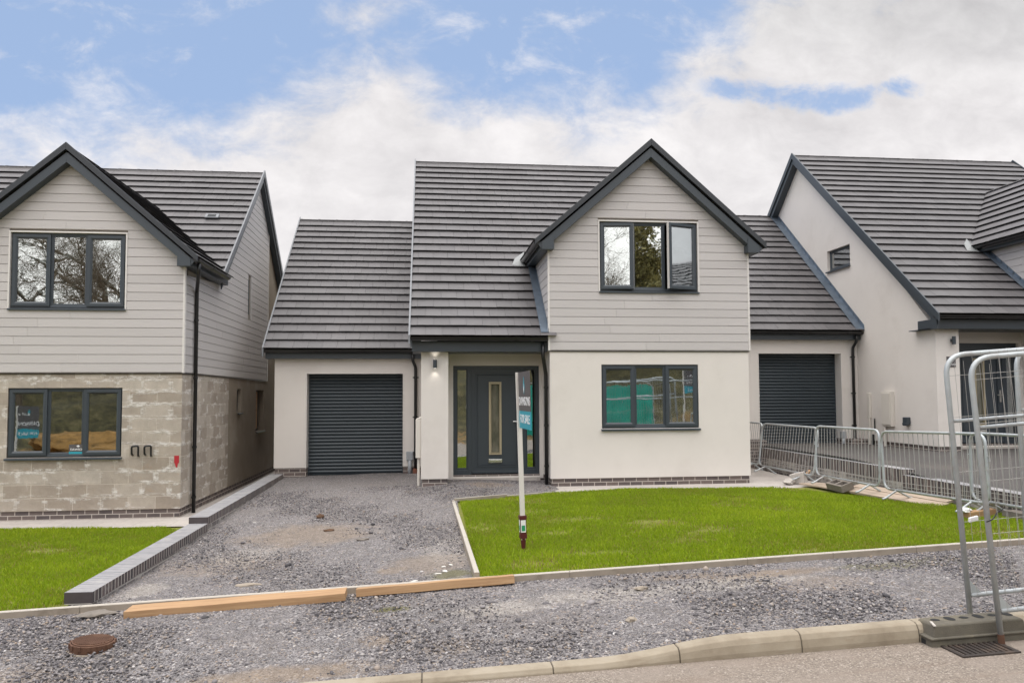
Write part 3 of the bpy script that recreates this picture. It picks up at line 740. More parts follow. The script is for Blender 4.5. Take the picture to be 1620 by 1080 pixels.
def boards(mb, u0f, u1f, z0, z1, place, holes=(), pitch=.155, rnd=None):
    """lapped boards: u0f(z), u1f(z) bound each course; place(u, d, z) -> point, d outward"""
    rnd = rnd or random.Random(5); z = z0
    while z < z1 - .01:
        t = min(z + pitch, z1); iv = [(u0f(z), u1f(z), u0f(t), u1f(t))]
        for (a, b, c, d) in holes:
            if t > c + .02 and z < d - .02:
                new = []
                for (p, q, r_, s_) in iv:
                    if a > p: new.append((p, min(a, q), r_, min(a, s_)))
                    if b < q: new.append((max(b, p), q, max(b, r_), s_))
                iv = new
        for (p, q, r_, s_) in iv:
            if q - p < .01 and s_ - r_ < .01: continue
            L = q - p; cuts = [0, 1]
            if L > 2.2: cuts = [0, rnd.uniform(.25, .75), 1]
            for c0, c1 in zip(cuts[:-1], cuts[1:]):
                a0, a1 = lerp(p, q, c0) + (.0015 if c0 else 0), lerp(p, q, c1) - (.0015 if c1 < 1 else 0)
                b0, b1 = lerp(r_, s_, c0) + (.0015 if c0 else 0), lerp(r_, s_, c1) - (.0015 if c1 < 1 else 0)
                j = rnd.uniform(-.0006, .0006)
                zz = lambda f: z + (t - z) * f
                mix = lambda f, lo, hi: lerp(lo, hi, f)
                vs = [place(a0, .0215 + j, z + .009), place(a1, .0215 + j, z + .009), place(b1, .0175, t + .001), place(b0, .0175, t + .001),
                      place(a0, -.012, z - .002), place(a1, -.012, z - .002), place(b1, -.012, t + .001), place(b0, -.012, t + .001), place(a0, .0, z - .002), place(a1, .0, z - .002), place(a0, .001, z + .013), place(a1, .001, z + .013)]
                mb.add(vs, [(0, 1, 2, 3), (7, 6, 5, 4), (10, 11, 1, 0), (8, 9, 11, 10), (4, 5, 9, 8), (3, 2, 6, 7), (0, 3, 7, 4, 8, 10), (1, 11, 9, 5, 6, 2)], rnd.random())
        z = t

# ------------------------------------------------------------------ windows
def frame_ring(mb, u0, u1, z0, z1, w, d0, d1, wb=None, ch=.0):
    """mitred rectangular frame with a chamfered face"""
    wb = wb or w; o = [(u0, z0), (u1, z0), (u1, z1), (u0, z1)]; i = [(u0 + w, z0 + wb), (u1 - w, z0 + wb), (u1 - w, z1 - w), (u0 + w, z1 - w)]
    k = .62; m_ = [(lerp(a[0], b[0], k), lerp(a[1], b[1], k)) for a, b in zip(o, i)]
    vs = []
    for q in range(4):
        vs += [(o[q][0], d0, o[q][1]), (o[q][0], d1, o[q][1]), (m_[q][0], d1, m_[q][1]), (i[q][0], d1 - ch, i[q][1]), (i[q][0], d0, i[q][1])]
    fs = []
    for q in range(4):
        r_ = (q + 1) % 4
        for e in range(5): fs.append((q * 5 + e, q * 5 + (e + 1) % 5, r_ * 5 + (e + 1) % 5, r_ * 5 + e))
    mb.add(vs, fs)
def window(parent, xf, u0, u1, z0, z1, lights=3, opens=(0, 0, 0), sill=True, surround=False, rec=.03, handles=True, off=(0, 0, 0), room=True):
    """casement window in its own plane: u across, -y outward (d), z up; xf maps to the wall"""
    fr = MB(off, xf); D0, D1 = rec + .07, rec
    frame_ring(fr, u0, u1, z0, z1, .042, D0, D1, .05, -.004)
    W = (u1 - u0 - .042 * 2 + .0) / lights
    for k in range(1, lights): fr.box(u0 + .042 + W * k - .02, u0 + .042 + W * k + .02, D1 + .002, D0, z0 + .05, z1 - .042)
    w = fr.build('window', 'trim', parent, bev=.003)
    for k in range(lights):
        a = u0 + .042 + W * k + (.02 if k else 0); b = u0 + .042 + W * (k + 1) - (.02 if k < lights - 1 else 0); c, d = z0 + .05, z1 - .042
        if lights == 3 and k == 1 or lights == 1:
            pm = MB(off, xf); frame_ring(pm, a, b, c, d, .024, D1 + .03, D1 + .008, .03, -.01); pm.build('bead', 'trim', w)
            g = MB(off, xf); g.box(a + .018, b - .018, D1 + .02, D1 + .028, c + .022, d - .018); g.build('pane', 'glass', w, uvoff=(random.random() * 9, random.random() * 9))
        else:
            a -= .018; b += .018; c -= .018; d += .012
            ang = opens[k]; hinge_u = a if k == 0 else b
            loc = Matrix.Translation((hinge_u, D1 - .004, 0)) @ Matrix.Rotation(-ang if k == 0 else ang, 4, 'Z') @ Matrix.Translation((-hinge_u, -(D1 - .004), 0))
            X = xf @ loc if xf is not None else loc
            s = MB(off, X); frame_ring(s, a, b, c, d, .074, D1 + .045, D1 - .024, .078, -.016)
            so = s.build('sash', 'trim', w, bev=.002)
            g = MB(off, X); g.box(a + .06, b - .06, D1 + .004, D1 + .012, c + .06, d - .06); g.build('pane', 'glass', w, uvoff=(random.random() * 9, random.random() * 9))
            v = MB(off, X); v.box(a + .1, b - .1, D1 - .02, D1 - .006, d - .068, d - .05); v.build('trickle_vent', 'black', w)
            if handles:
                h = MB(off, X); q = b - .052 if k == 0 else a + .052; zc = (c + d) / 2 - .06
                h.box(q - .007, q + .007, D1 + .05, D1 + .066, zc - .06, zc + .06); h.build('handle', 'edge_trim', w)
            if ang:
                e = MB(off, X); q = b if k == 0 else a
                e.box(q - .003, q + .003, D1 - .02, D1 + .043, c + .004, d - .004) ; e.build('seal', 'edge_trim', w)
    if sill:
        s = MB(off, xf); s.prism([(u0 - .02, D0 + .01, z0 + .002), (u0 - .02, -.045, z0 - .012), (u0 - .02, -.05, z0 - .016), (u0 - .02, -.05, z0 - .045), (u0 - .02, -.032, z0 - .045), (u0 - .02, -.03, z0 - .02), (u0 - .02, D0 + .01, z0 - .01)], (u1 - u0 + .04, 0, 0))
        s.build('sill', 'trim', w, bev=.002)
    if surround:
        s = MB(off, xf); g = .028
        s.box(u0 - g, u0 - .002, -.03, .07, z0 - .03, z1 + g); s.box(u1 + .002, u1 + g, -.03, .07, z0 - .03, z1 + g); s.box(u0 - .002, u1 + .002, -.03, .07, z1 + .002, z1 + g)
        s.build('surround', 'edge_trim', w)
    return w

# ------------------------------------------------------------------ one house of the row
YF, YM, YD, YG, YR = 13.8, 14.1, 14.7, 16.5, 19.45     # bay front, main front, door wall, garage front, ridge
BX0, BX1, MX0 = 2.22, 6.03, -.14
ZE, TAN = 2.845, .868                                 # main eave (tile line at y 13.74) and pitch
def zmain(y): return ZE + TAN * (min(y, 2 * YR - y) - 13.74)
AX, AZ = 4.125, 6.475
def zdorm(x): return AZ - .868 * abs(x - AX)
GE, GT, GYR = 2.76, .851, 20.6                        # garage eave (y 16.2), pitch, ridge
def zgar(y): return GE + GT * (min(y, 2 * GYR - y) - 16.2)

def house(dx, dz, label, kind):
    off = (dx, 0, dz); root = empty('house', (dx + 3, 14, dz), label, 'house', 'newly built houses in a row')
    T = lambda x, y, z: (x, y, z)
    left = kind == 'left'; right = kind == 'right'; mid = kind == 'mid'
    B = lambda: MB(off)
    lower = 'blockwork' if left else 'render'
    # -- plinth
    p = B(); p.box(BX0 + .02, BX1 - .02, YF + .02, 25.1, -.45, .279); p.box(MX0 + .02, BX0 + .02, YD + .02, 25.1, -.45, .278); p.box(MX0 + .021, .34, YM + .02, YD + .02, -.45, .277)
    if not left: p.box(-3.22, -2.58, YG + .02, 24.9, -.45, .299); p.box(-.545, MX0 + .02, YG + .02, 24.9, -.45, .299)
    p.build('plinth', 'brick', root, uvoff=(0, dz + .28))
    # -- walls
    def htop(y): return min(zmain(y) - .06, 2.64 if y < 13.9 else 99)
    w = B(); wall_x(w, BX0, BX1, .28, 2.66, YF, .3, [(3.183, 5.04, 1.185, 2.37)]); w.box(BX0, BX0 + .3, YF + .3, YD, .28, 2.66)
    if left:
        H = [(17.62, 18.02, 1.85, 2.38), (19.5, 20.45, 1.34, 2.37)]
        m_ = B(); wall_y(m_, BX1, -.3, [YF + .3, 16.9], .28, lambda y: 2.66); 
        w.v += m_.v; b0 = len(w.v) - len(m_.v); w.f += [[b0 + i for i in f] for f in m_.f]; w.t += m_.t
        w.build('wall', 'blockwork', root, uvoff=(dx + 3.6, dz + .28))
        w = B(); wall_y(w, BX1, -.3, [16.9, 25.1], .28, lambda y: 2.66, H); wall_y(w, BX1 - .02, -.28, [20.72, 25.1], 2.66, lambda y: zmain(y) - .06)
        w.build('wall', 'tanrender', root)
        w = B(); wall_y(w, BX1 - .02, -.28, [YF + .3, 15.9], 2.66, lambda y: 4.5, ); wall_y(w, BX1 - .02, -.28, [15.9, YR, 20.72], 2.66, lambda y: zmain(y) - .06, [(18.5, 18.78, 4.17, 5.02)])
        w.build('inner_wall', 'room', root)
    else:
        wall_y(w, BX1, -.3, [YF + .3, 16.0, YR, 25.1], .28, lambda y: 4.5 if y <= 16.0 else zmain(y) - .06)
        w.build('wall', lower, root)
    w = B(); holes = [(17.09, 18.13, 4.43, 4.94)] if right else []
    wall_y(w, MX0, .3, [YM, YR, 25.1], .28, lambda y: min(zmain(y) - .06, 2.612) if y < YM + .01 else zmain(y) - .06, holes)
    wall_x(w, .16, .36, .28, 2.612, YM, .6) ; wall_x(w, .36, BX0, .2, 2.66, YD, .28, [(.47, 2.15, .25, 2.385)])
    w.build('wall', lower, root)
    w = B(); wall_x(w, BX0 + .02, BX1 - .02, 2.66, 6.2, YF + .03, .2, [(3.17, 5.055, 3.745, 5.048)])
    for v in w.v:      # trim the gable wall to the roof
        q = v - Vector(off); q.z = min(q.z, zdorm(q.x) - .25) if q.z > 4.3 else q.z; v.z = q.z + off[2]
    w.box(BX0 + .02, BX0 + .2, YF + .23, 16.4, 2.66, 4.4)
    w.build('inner_wall', 'room', root)
    fl = B(); fl.box(MX0 + .3, BX1 - .3, YD + .3, 25, 2.62, 2.7); fl.box(BX0 + .3, BX1 - .3, YF + .3, YD + .3, 2.62, 2.7); fl.box(MX0 + .3, BX1 - .3, YD + .3, 25, .15, .2); fl.box(BX0 + .3, BX1 - .3, YF + .3, YD + .3, .15, .2)
    fl.box(BX0 + .3, BX1 - .3, 18, 18.1, .2, 2.62); fl.box(BX0 + .3, BX1 - .3, 17.6, 17.7, 2.7, 5.6); fl.box(MX0, BX1, 25.0, 25.1, .28, 2.66); fl.build('floor', 'room', root)
    # -- cladding on the bay gable
    zc0 = 2.63
    c = B(); half = lambda z: (AZ - .2 - z) / .868
    boards(c, lambda z: max(BX0 + .0, AX - half(z)), lambda z: min(BX1, AX + half(z)), zc0, 6.25, lambda u, d, z: (u, YF + .012 - d - .012, z), [(3.14, 5.085, 3.715, 5.078)], .155, random.Random(11))
    cl = c.build('cladding', 'clad', root)
    for xx in (BX0 - .034, BX1 - .0): tr = B(); tr.box(xx, xx + .034, YF - .028, YF + .02, zc0 - .005, 4.52); tr.build('corner_trim', 'edge_trim', cl)
    tb = B(); tb.box(BX0 - .02, BX1 + .02, YF - .02, YF + .03, zc0 - .022, zc0 - .008); tb.build('shadow_gap_trim', 'black', cl)  # black strip paints the shadow gap below the proud boards
    if not left:
        c = B(); boards(c, lambda z: YF, lambda z: 16.2, zc0, 4.55, lambda u, d, z: (BX0 + .012 - d - .012, u, z), (), .155, random.Random(13)); c.build('cladding', 'clad', root)
    else:
        c = B()
        def hi(z): return 20.72 if z < zmain(20.72) - .1 else 2 * YR - (13.74 + (z + .1 - ZE) / TAN)
        def lo(z): return YF if z < 4.48 else 13.74 + (z + .1 - ZE) / TAN
        boards(c, lo, hi, zc0, 7.45, lambda u, d, z: (BX1 - .012 + d + .012, u, z), [(18.48, 18.8, 4.15, 5.04)], .155, random.Random(17)); cl = c.build('cladding', 'clad', root)
        tr = B(); tr.box(BX1, BX1 + .034, YF + .021, YF + .05, zc0 - .005, 4.5); tr.build('corner_trim', 'edge_trim', cl); tr = B(); tr.box(BX1 - .02, BX1 + .03, 20.72, 20.75, zc0 - .005, zmain(20.75) - .1); tr.build('corner_trim', 'edge_trim', cl)
        tb = B(); tb.box(BX1 - .01, BX1 + .018, YF, 20.75, zc0 - .022, zc0 - .008); tb.build('shadow_gap_trim', 'black', cl)  # side wall's shadow gap, likewise painted as a black strip
    # -- main roof
    th = math.atan(TAN); S = Vector((0, math.cos(th), math.sin(th))); X0, X1 = -.36, BX1 + .17
    inbay = lambda q: BX0 + .12 < q.x - dx < BX1 + .3 and zmain(q.y) < zdorm(q.x - dx) - .3
    rf = MB(); roof_tiles(rf, (X0 + dx, 13.74, ZE + dz), (1, 0, 0), S, X1 - X0, (YR - 13.74) / math.cos(th), .3, .3, inbay, random.Random(int(dx * 10) + 40))
    rf.prism([(X0 + .02 + dx, 25.16, zmain(25.16) + dz), (X0 + .02 + dx, YR, zmain(YR) + dz), (X0 + .02 + dx, YR, zmain(YR) - .05 + dz), (X0 + .02 + dx, 25.16, zmain(25.16) - .05 + dz)], (X1 - X0 - .04, 0, 0))
    y1 = 15.6
    rf.prism([(X0 + .03 + dx, 13.78, zmain(13.78) - .045 + dz), (X0 + .03 + dx, YR, zmain(YR) - .045 + dz), (X0 + .03 + dx, YR, zmain(YR) - .075 + dz), (X0 + .03 + dx, 13.78, zmain(13.78) - .075 + dz)], (BX0 - X0 - .03, 0, 0))
    rf.prism([(BX0 + dx, 17.2, zmain(17.2) - .045 + dz), (BX0 + dx, YR, zmain(YR) - .045 + dz), (BX0 + dx, YR, zmain(YR) - .075 + dz), (BX0 + dx, 17.2, zmain(17.2) - .075 + dz)], (X1 - BX0 - .03, 0, 0))
    roof = rf.build('roof', 'tile', root)
    rc = B(); ridge_caps(rc, (X0 + .01, YR, zmain(YR) - .035), (X1 - .01, YR, zmain(YR) - .035)); rc.build('ridge', 'tile', roof)
    # dry verge strips and barge boards on the end gables
    for (xe, s) in ((X0, 1), (X1, -1)):
        v = B()
        for sg in (1, -1):
            yl = 13.68 if s == 1 else 15.72
            ya, yb = (yl, YR) if sg == 1 else (2 * YR - 13.68, YR)
            za = zmain(ya)
            v.prism([(xe - .004 * s, ya, za + .105), (xe - .004 * s, yb, zmain(YR) + .105), (xe - .004 * s, yb, zmain(YR) - .055), (xe - .004 * s, ya, za - .055)], (.03 * s, 0, 0))
        v.build('verge_strip', 'vergegrey' if mid or left else 'trim', roof)
        v = B()
        for sg in (1, -1):
            yl = 13.78 if s == 1 else 15.72
            ya, yb = (yl, YR) if sg == 1 else (2 * YR - 13.78, YR)
            za = zmain(ya)
            v.prism([(xe + .03 * s, ya, za - .03), (xe + .03 * s, yb, zmain(YR) - .03), (xe + .03 * s, yb, zmain(YR) - .2), (xe + .03 * s, ya, za - .2)], (.025 * s, 0, 0))
        v.build('barge_board', 'trim', root)
        v = B(); xa, xb = (xe + .055, MX0) if s == 1 else (BX1, xe - .055)
        for sg in (1, -1):
            f_ = lambda y: (y if s == 1 else 15.9) if sg == 1 else 2 * YR - y
            v.prism([(xa, f_(13.9), zmain(f_(13.9)) - .16), (xa, YR, zmain(YR) - .16), (xa, YR, zmain(YR) - .185), (xa, f_(13.9), zmain(f_(13.9)) - .185)], (xb - xa, 0, 0))
        v.build('soffit', 'trim', root)
    # -- eaves
    f = B(); f.box(X0 + .055, BX0 - .03, 13.92, 13.945, 2.612, 2.8); f.box(X0 + .055, BX0 - .03, 13.945, YD, 2.612, 2.63); f.box(X0 + .055, X0 + .08, 13.945, YM + .3, 2.612, 2.8); f.build('fascia', 'trim', root, bev=.003)
    gutter('gutter', (X0 + .01, 13.8, ZE + .02), (BX0 - .045, 13.8, ZE + .02), root, off=off)
    if right:      # the gable barge board ends in a square box
        b_ = B(); b_.box(X0 + .028, X0 + .075, 13.78, 13.96, 2.6, 2.9); b_.build('box_end', 'trim', root)
    # -- dormer roof
    dth = math.atan(.868); zE = zdorm(1.95)
    dr = MB()
    below = lambda q: zmain(q.y) > q.z - dz + .22
    for (xe, s) in ((1.95, 1), (6.30, -1)):
        if s == 1: roof_tiles(dr, (xe + dx, 19.6, zE + dz), (0, -1, 0), (math.cos(dth), 0, math.sin(dth)), 6.0, (AX - 1.95) / math.cos(dth), .31, .3, below, random.Random(71))
        else: roof_tiles(dr, (xe + dx, 13.6, zE + dz), (0, 1, 0), (-math.cos(dth), 0, math.sin(dth)), 6.0, (6.30 - AX) / math.cos(dth), .31, .3, below, random.Random(72))
        dr.prism([(xe + .03 * s + dx, 13.66, zE - .03 + dz), (AX + dx, 13.66, AZ - .05 + dz), (AX + dx, 13.66, AZ - .08 + dz), (xe + .03 * s + dx, 13.66, zE - .06 + dz)], (0, 1.75, 0))
        dr.prism([(AX - s * .85 + dx, 15.41, zdorm(AX - s * .85) - .05 + dz), (AX + dx, 15.41, AZ - .05 + dz), (AX + dx, 15.41, AZ - .08 + dz), (AX - s * .85 + dx, 15.41, zdorm(AX - s * .85) - .08 + dz)], (0, 1.45, 0))
    dro = dr.build('dormer_roof', 'tile', root)
    rc = B(); ridge_caps(rc, (AX, 13.6, AZ - .035), (AX, 17.95, AZ - .035)); rc.build('ridge', 'tile', dro)
    bb = B(); cap = B()
    for (xe, s) in ((1.95, 1), (6.30, -1)):
        bb.prism([(xe + .04 * s, 13.6, zE - .03), (AX, 13.6, AZ - .06), (AX, 13.6, AZ - .235), (xe + .33 * s, 13.6, zE + .05), (xe + .33 * s, 13.6, zE - .1), (xe + .09 * s, 13.6, zE - .1)], (0, .03, 0))
        cap.prism([(xe - .025 * s, 13.555, zE + .088 - .0217), (AX, 13.555, AZ + .105), (AX, 13.555, AZ - .02), (xe - .025 * s, 13.555, zE - .042)], (0, .045, 0))
    bo = bb.build('barge_board', 'trim', root, bev=.003); cap.build('verge_cap', plain('dark_verge', (.03, .034, .04), .45, var=.1, bstr=.01) if 'vc' not in M else M['vc'], dro, bev=.003)
    for (xe, s) in ((1.95, 1), (6.30, -1)):
        be = B(); xa, xb = sorted((xe + .1 * s, xe + .325 * s)); be.box(xa, xb, 13.592, 13.78, zE - .108, zE + .03)
        be.prism([(xe + .1 * s, 13.586, zE - .118), (xe + .325 * s, 13.586, zE - .118), (xe + .325 * s, 13.586, zE + .15), (xe + .1 * s, 13.586, zE + .0)], (0, .02, 0))
        be.build('box_end', 'trim', root, bev=.003)
    so = B()
    for (xe, s) in ((1.95, 1), (6.30, -1)):
        so.prism([(xe + .3 * s, 13.63, zE + .05), (AX, 13.63, AZ - .21), (AX, 13.63, AZ - .23), (xe + .3 * s, 13.63, zE + .03)], (0, .18, 0))
        xa, xb = sorted((xe + .08 * s, xe + .105 * s)); so.box(xa, xb, 13.63, 16.0, zE - .11, zE + .03)
        xa, xb = sorted((xe + .105 * s, xe + .3 * s)); so.box(xa, xb, 13.78, 16.0, zE - .11, zE - .092)
    so.build('soffit', 'trim', root)
    gutter('gutter', (1.965, 13.62, zE + .02), (1.965, 15.72, zE + .02), root, off=off, out=(-1, 0, 0))
    gutter('gutter', (6.285, 13.62, zE + .02), (6.285, 15.72, zE + .02), root, off=off, out=(1, 0, 0))
    # lead work where the bay meets the main roof
    le = B(); n_ = 12
    for k in range(n_):
        ya, yb = lerp(13.76, 15.8, k / n_), lerp(13.76, 15.8, (k + 1) / n_) + .02
        le.prism([(BX0 - .17, ya, zmain(ya) + .1), (BX0 - .17, yb, zmain(yb) + .108), (BX0 - .17, yb, zmain(yb) + .112), (BX0 - .17, ya, zmain(ya) + .104)], (.16, 0, 0))
        le.prism([(BX0 - .03, ya, zmain(ya) + .05), (BX0 - .03, yb, zmain(yb) + .05), (BX0 - .03, yb, zmain(yb) + .17), (BX0 - .03, ya, zmain(ya) + .17)], (.006, 0, 0))
    le.build('flashing', 'lead', roof)
    tr = B(); tr.add([(1.72, 15.55, zmain(15.55) + .095), (1.98, 15.5, zmain(15.5) + .1), (2.02, 15.95, zmain(15.95) + .1), (1.8, 15.75, zmain(15.75) + .1), (1.9, 15.66, zmain(15.66) + .13)], [(0, 1, 4), (0, 4, 3), (1, 2, 4), (2, 3, 4)])
    tr.build('lead_tray', 'flash', roof)
    # -- windows
    window(root, Matrix.Translation((0, YF, 0)), 3.183, 5.04, 1.185, 2.37, 3, off=off)
    window(root, Matrix.Translation((0, YF, 0)), 3.17, 5.055, 3.745, 5.048, 3, opens=(R(7), 0, R(18)) if mid else (0, 0, 0), surround=True, off=off, rec=.02)
    if right:
        window(root, Matrix.Translation((MX0, 0, 0)) @ Matrix.Rotation(R(-90), 4, 'Z'), -18.13, -17.09, 4.43, 4.94, 1, off=off, rec=.07)
    if left:
        F = Matrix.Translation((BX1, 0, 0)) @ Matrix.Rotation(R(90), 4, 'Z')
        window(root, F, 17.62, 18.02, 1.85, 2.38, 1, off=off, rec=.08); window(root, F, 19.5, 20.45, 1.34, 2.37, 2, off=off, rec=.16, handles=False); window(root, F, 18.5, 18.78, 4.17, 5.02, 1, off=off, rec=.03, sill=False)
    # -- entrance door
    if not left:
        y = YD + .06; d = B(); a, b, c, e = .47, 2.15, .25, 2.385
        d.box(a, b, y, y + .07, e - .06, e); d.box(a, a + .06, y, y + .07, c, e - .06); d.box(b - .06, b, y, y + .07, c, e - .06)
        dl0, dl1 = .81, 1.83
        d.box(dl0 - .06, dl0 + .012, y, y + .07, c, e - .06); d.box(dl1 - .012, dl1 + .06, y, y + .07, c, e - .06)
        d.box(a + .06, dl0 - .06, y, y + .07, c, c + .12); d.box(dl1 + .06, b - .06, y, y + .07, c, c + .12)
        df = d.build('door', 'trim', root, bev=.003)
        for (p0, p1) in ((a + .06, dl0 - .06), (dl1 + .06, b - .06)):
            s = B(); frame_ring(s, p0, p1, c + .12, e - .06, .025, y + .05, y + .012, .04, .008); s.build('bead', 'trim', df)
            s = B(); s.box(p0 + .02, p1 - .02, y + .03, y + .036, c + .15, e - .08); s.build('side_light', 'glass', df, uvoff=(random.random() * 9, 3))
        lf = B(); wall_x(lf, dl0 + .012, dl1 - .012, c + .05, e - .06, y + .018, .05, [(1.165, 1.41, .66, 2.07)]); 
        frame_ring(lf, dl0 + .1, dl1 - .1, c + .17, e - .15, .035, y + .03, y + .006, .045, .01)
        lf.box(dl0 + .03, dl1 - .03, y - .012, y + .02, c + .052, c + .1)
        lf.build('door_leaf', 'trim', df, bev=.004)
        s = B(); frame_ring(s, 1.165, 1.41, .66, 2.07, .045, y + .05, y - .006, .045, .014); s.build('glazing_trim', 'gold', df)
        s = B(); s.box(1.2, 1.375, y + .03, y + .036, .7, 2.03); s.build('pane', 'obscure', df)
        s = B(); s.box(1.155, 1.42, y - .004, y + .018, .5, .575); s.box(1.17, 1.405, y - .02, y - .004, .512, .563); s.build('letter_plate', 'steel', df, bev=.004)
        s = B(); s.box(1.73, 1.775, y - .004, y + .018, 1.15, 1.4); s.tube([(1.752, y - .004, 1.3), (1.752, y - .05, 1.3), (1.63, y - .055, 1.3)], .011, 8); s.build('handle', 'steel', df)
        s = B(); s.prism([(dl0 - .02, y + .05, .262), (dl0 - .02, y - .05, .25), (dl0 - .02, y - .05, .215), (dl0 - .02, y + .05, .215)], (dl1 - dl0 + .04, 0, 0)); s.build('threshold', 'steel', df)
        s = B(); s.box(a, b, YD - .06, y + .1, .16, .222); s.build('step', 'slab', root)
        rm = B(); rm.box(a - .1, b + .1, y + .9, y + .95, .25, 2.5); rm.build('hall_wall', 'room', root)
    # -- garage
    gy = .4 if right else 0; off0, off = off, (dx, gy, dz); B = lambda: MB((dx, gy, dz))
    if not left:
        gx0, gx1, gz = -2.58, -.545, 2.29
        w = B(); w.box(-3.24, gx0, YG, YG + .32, .3, 2.62); w.box(gx1, MX0, YG, YG + .32, .3, 2.62); w.box(gx0, gx1, YG, YG + .32, gz, 2.62)
        wall_y(w, -3.24, .25, [YG + .32, GYR, 24.7], .3, lambda y: zgar(y) - .07); w.box(-3.0, MX0, 24.5, 24.7, .3, 2.62)
        w.build('garage_wall', 'render', root)
        w = B(); 
        for xx in (gx0, gx1): w.box(xx - .008, xx + .008, YG - .008, YG + .31, .296, gz + .008)
        w.box(gx0 + .008, gx1 - .008, YG - .008, YG + .02, gz - .006, gz + .01); w.build('reveal_bead', 'edge_trim', root)
        zz = .115; dd = B(); y = YG + .29; pr = []; n_ = 29; hgt = gz - zz - .03
        for k in range(n_):
            za = zz + .03 + hgt * k / n_; h = hgt / n_
            for q in range(6):
                t = q / 5; pr.append((y - .004 - .017 * math.sin(math.pi * t) ** .8, za + h * (.04 + .92 * t)))
            pr.append((y + .003, za + h * .98)); 
        pts = [(gx0 + .02, a, b) for a, b in pr]
        nn = len(pts); dd.add(pts + [(gx1 - .02, p[1], p[2]) for p in pts], [(i, i + 1, nn + i + 1, nn + i) for i in range(nn - 1)])
        dd.prism([(gx0 + .02, y + .02, zz), (gx0 + .02, y - .006, zz), (gx0 + .02, y - .014, zz + .03), (gx0 + .02, y + .02, zz + .03)], (gx1 - gx0 - .04, 0, 0))
        dd.box(gx0, gx1, y + .03, y + .04, zz, gz)
        gd = dd.build('roller_door', 'roller', root)
        s = B(); s.box(gx0, gx0 + .03, y - .03, y + .02, zz, gz); s.box(gx1 - .03, gx1, y - .03, y + .02, zz, gz); s.build('guide_rail', 'trim', gd)
        f = B(); xr = X0 + .02 if False else MX0; f.box(-3.4, xr, 16.33, 16.355, 2.6, 2.72); f.box(-3.4, xr, 16.355, YG, 2.6, 2.615); f.box(-3.4, -3.37, 16.355, YG + .2, 2.6, 2.74); f.build('fascia', 'trim', root)
        gutter('gutter', (-3.42, 16.25, GE + .015), (xr, 16.25, GE + .015), root, off=off)
        gth = math.atan(GT); gr = MB((0, gy, 0)); 
        roof_tiles(gr, (-3.42 + dx, 16.2, GE + dz), (1, 0, 0), (0, math.cos(gth), math.sin(gth)), 3.42 + MX0 - .005, (GYR - 16.2) / math.cos(gth), .3, .3, None, random.Random(int(dx) + 5))
        gr.prism([(-3.4 + dx, 16.25, zgar(16.25) - .04 + dz), (-3.4 + dx, GYR, zgar(GYR) - .04 + dz), (-3.4 + dx, 25, zgar(25) - .04 + dz), (-3.4 + dx, 25, zgar(25) - .08 + dz), (-3.4 + dx, GYR, zgar(GYR) - .08 + dz), (-3.4 + dx, 16.25, zgar(16.25) - .08 + dz)], (3.4 + MX0, 0, 0))
        go = gr.build('garage_roof', 'tile', root)
        rc = B(); ridge_caps(rc, (-3.41, GYR, zgar(GYR) - .035), (MX0 - .02, GYR, zgar(GYR) - .035)); rc.build('ridge', 'tile', go)
        v = B(); v.prism([(-3.44, 16.16, zgar(16.16) + .1), (-3.44, GYR, zgar(GYR) + .1), (-3.44, GYR, zgar(GYR) - .1), (-3.44, 16.16, zgar(16.16) - .1)], (.03, 0, 0)); v.build('verge_strip', 'vergegrey', go)
        if right:
            le = B(); n_ = 22; ye = 20.0
            for k in range(n_):
                ya, yb = lerp(16.17, GYR, k / n_), lerp(16.17, GYR, (k + 1) / n_) + .02
                le.prism([(MX0 - .2, ya, zgar(ya) + .1), (MX0 - .2, yb, zgar(yb) + .106), (MX0 - .2, yb, zgar(yb) + .11), (MX0 - .2, ya, zgar(ya) + .104)], (.2, 0, 0))
                le.prism([(MX0 - .008, ya, zgar(ya) + .05), (MX0 - .008, yb, zgar(yb) + .05), (MX0 - .008, yb, zgar(yb) + .2), (MX0 - .008, ya, zgar(ya) + .2)], (.007, 0, 0))
            le.build('flashing', 'lead', go)
        # pipe, sockets
        px = -.4 if mid else -.34
        downpipe([(px + .06, 16.27, GE - .06), (px + .06, 16.27, 2.56), (px + .12 if mid else px + .06, YG - .06, 2.42), (px + .12 if mid else px + .06, YG - .06, .14)], root, off, clips=[(px + (.12 if mid else .06), YG - .06, z) for z in (2.2, 1.35, .6)])
        if mid:
            q = B(); q.tube([(px + .12, YG - .06, .1), (px + .12, YG - .06, .26)], .055, 14); q.build('drain_collar', 'terracotta', root)
            q = B(); q.box(-.475, -.33, YG - .08, YG, .43, .62); q.build('socket_box', 'utility', root, bev=.012)
            q = B(); q.tube([(-.4, YG - .045, .43), (-.4, YG - .045, .12)], .04, 12); q.build('duct', 'utility', root, smooth=True)
            q = B(); q.box(MX0 - .1, MX0, YM + .05, YM + .5, .66, 1.37); q.prism([(MX0 - .1, YM + .05, 1.37), (MX0, YM + .05, 1.42), (MX0, YM + .05, 1.37)], (0, .45, 0)); q.build('meter_box', 'meterbox', root, bev=.01)
            q = B(); q.tube([(MX0 - .045, YM + .12, .66), (MX0 - .045, YM + .12, .15)], .025, 10); q.build('duct', 'meterbox', root)
        else:
            q = B(); q.box(-.62, -.5, YG - .08, YG, .3, .46); q.build('socket_box', 'utility', root, bev=.01)
            q = B(); q.tube([(-.56, YG - .05, .3), (-.56, YG - .05, .1)], .04, 12); q.build('duct', 'utility', root, smooth=True)
    off = off0; B = lambda: MB(off0)
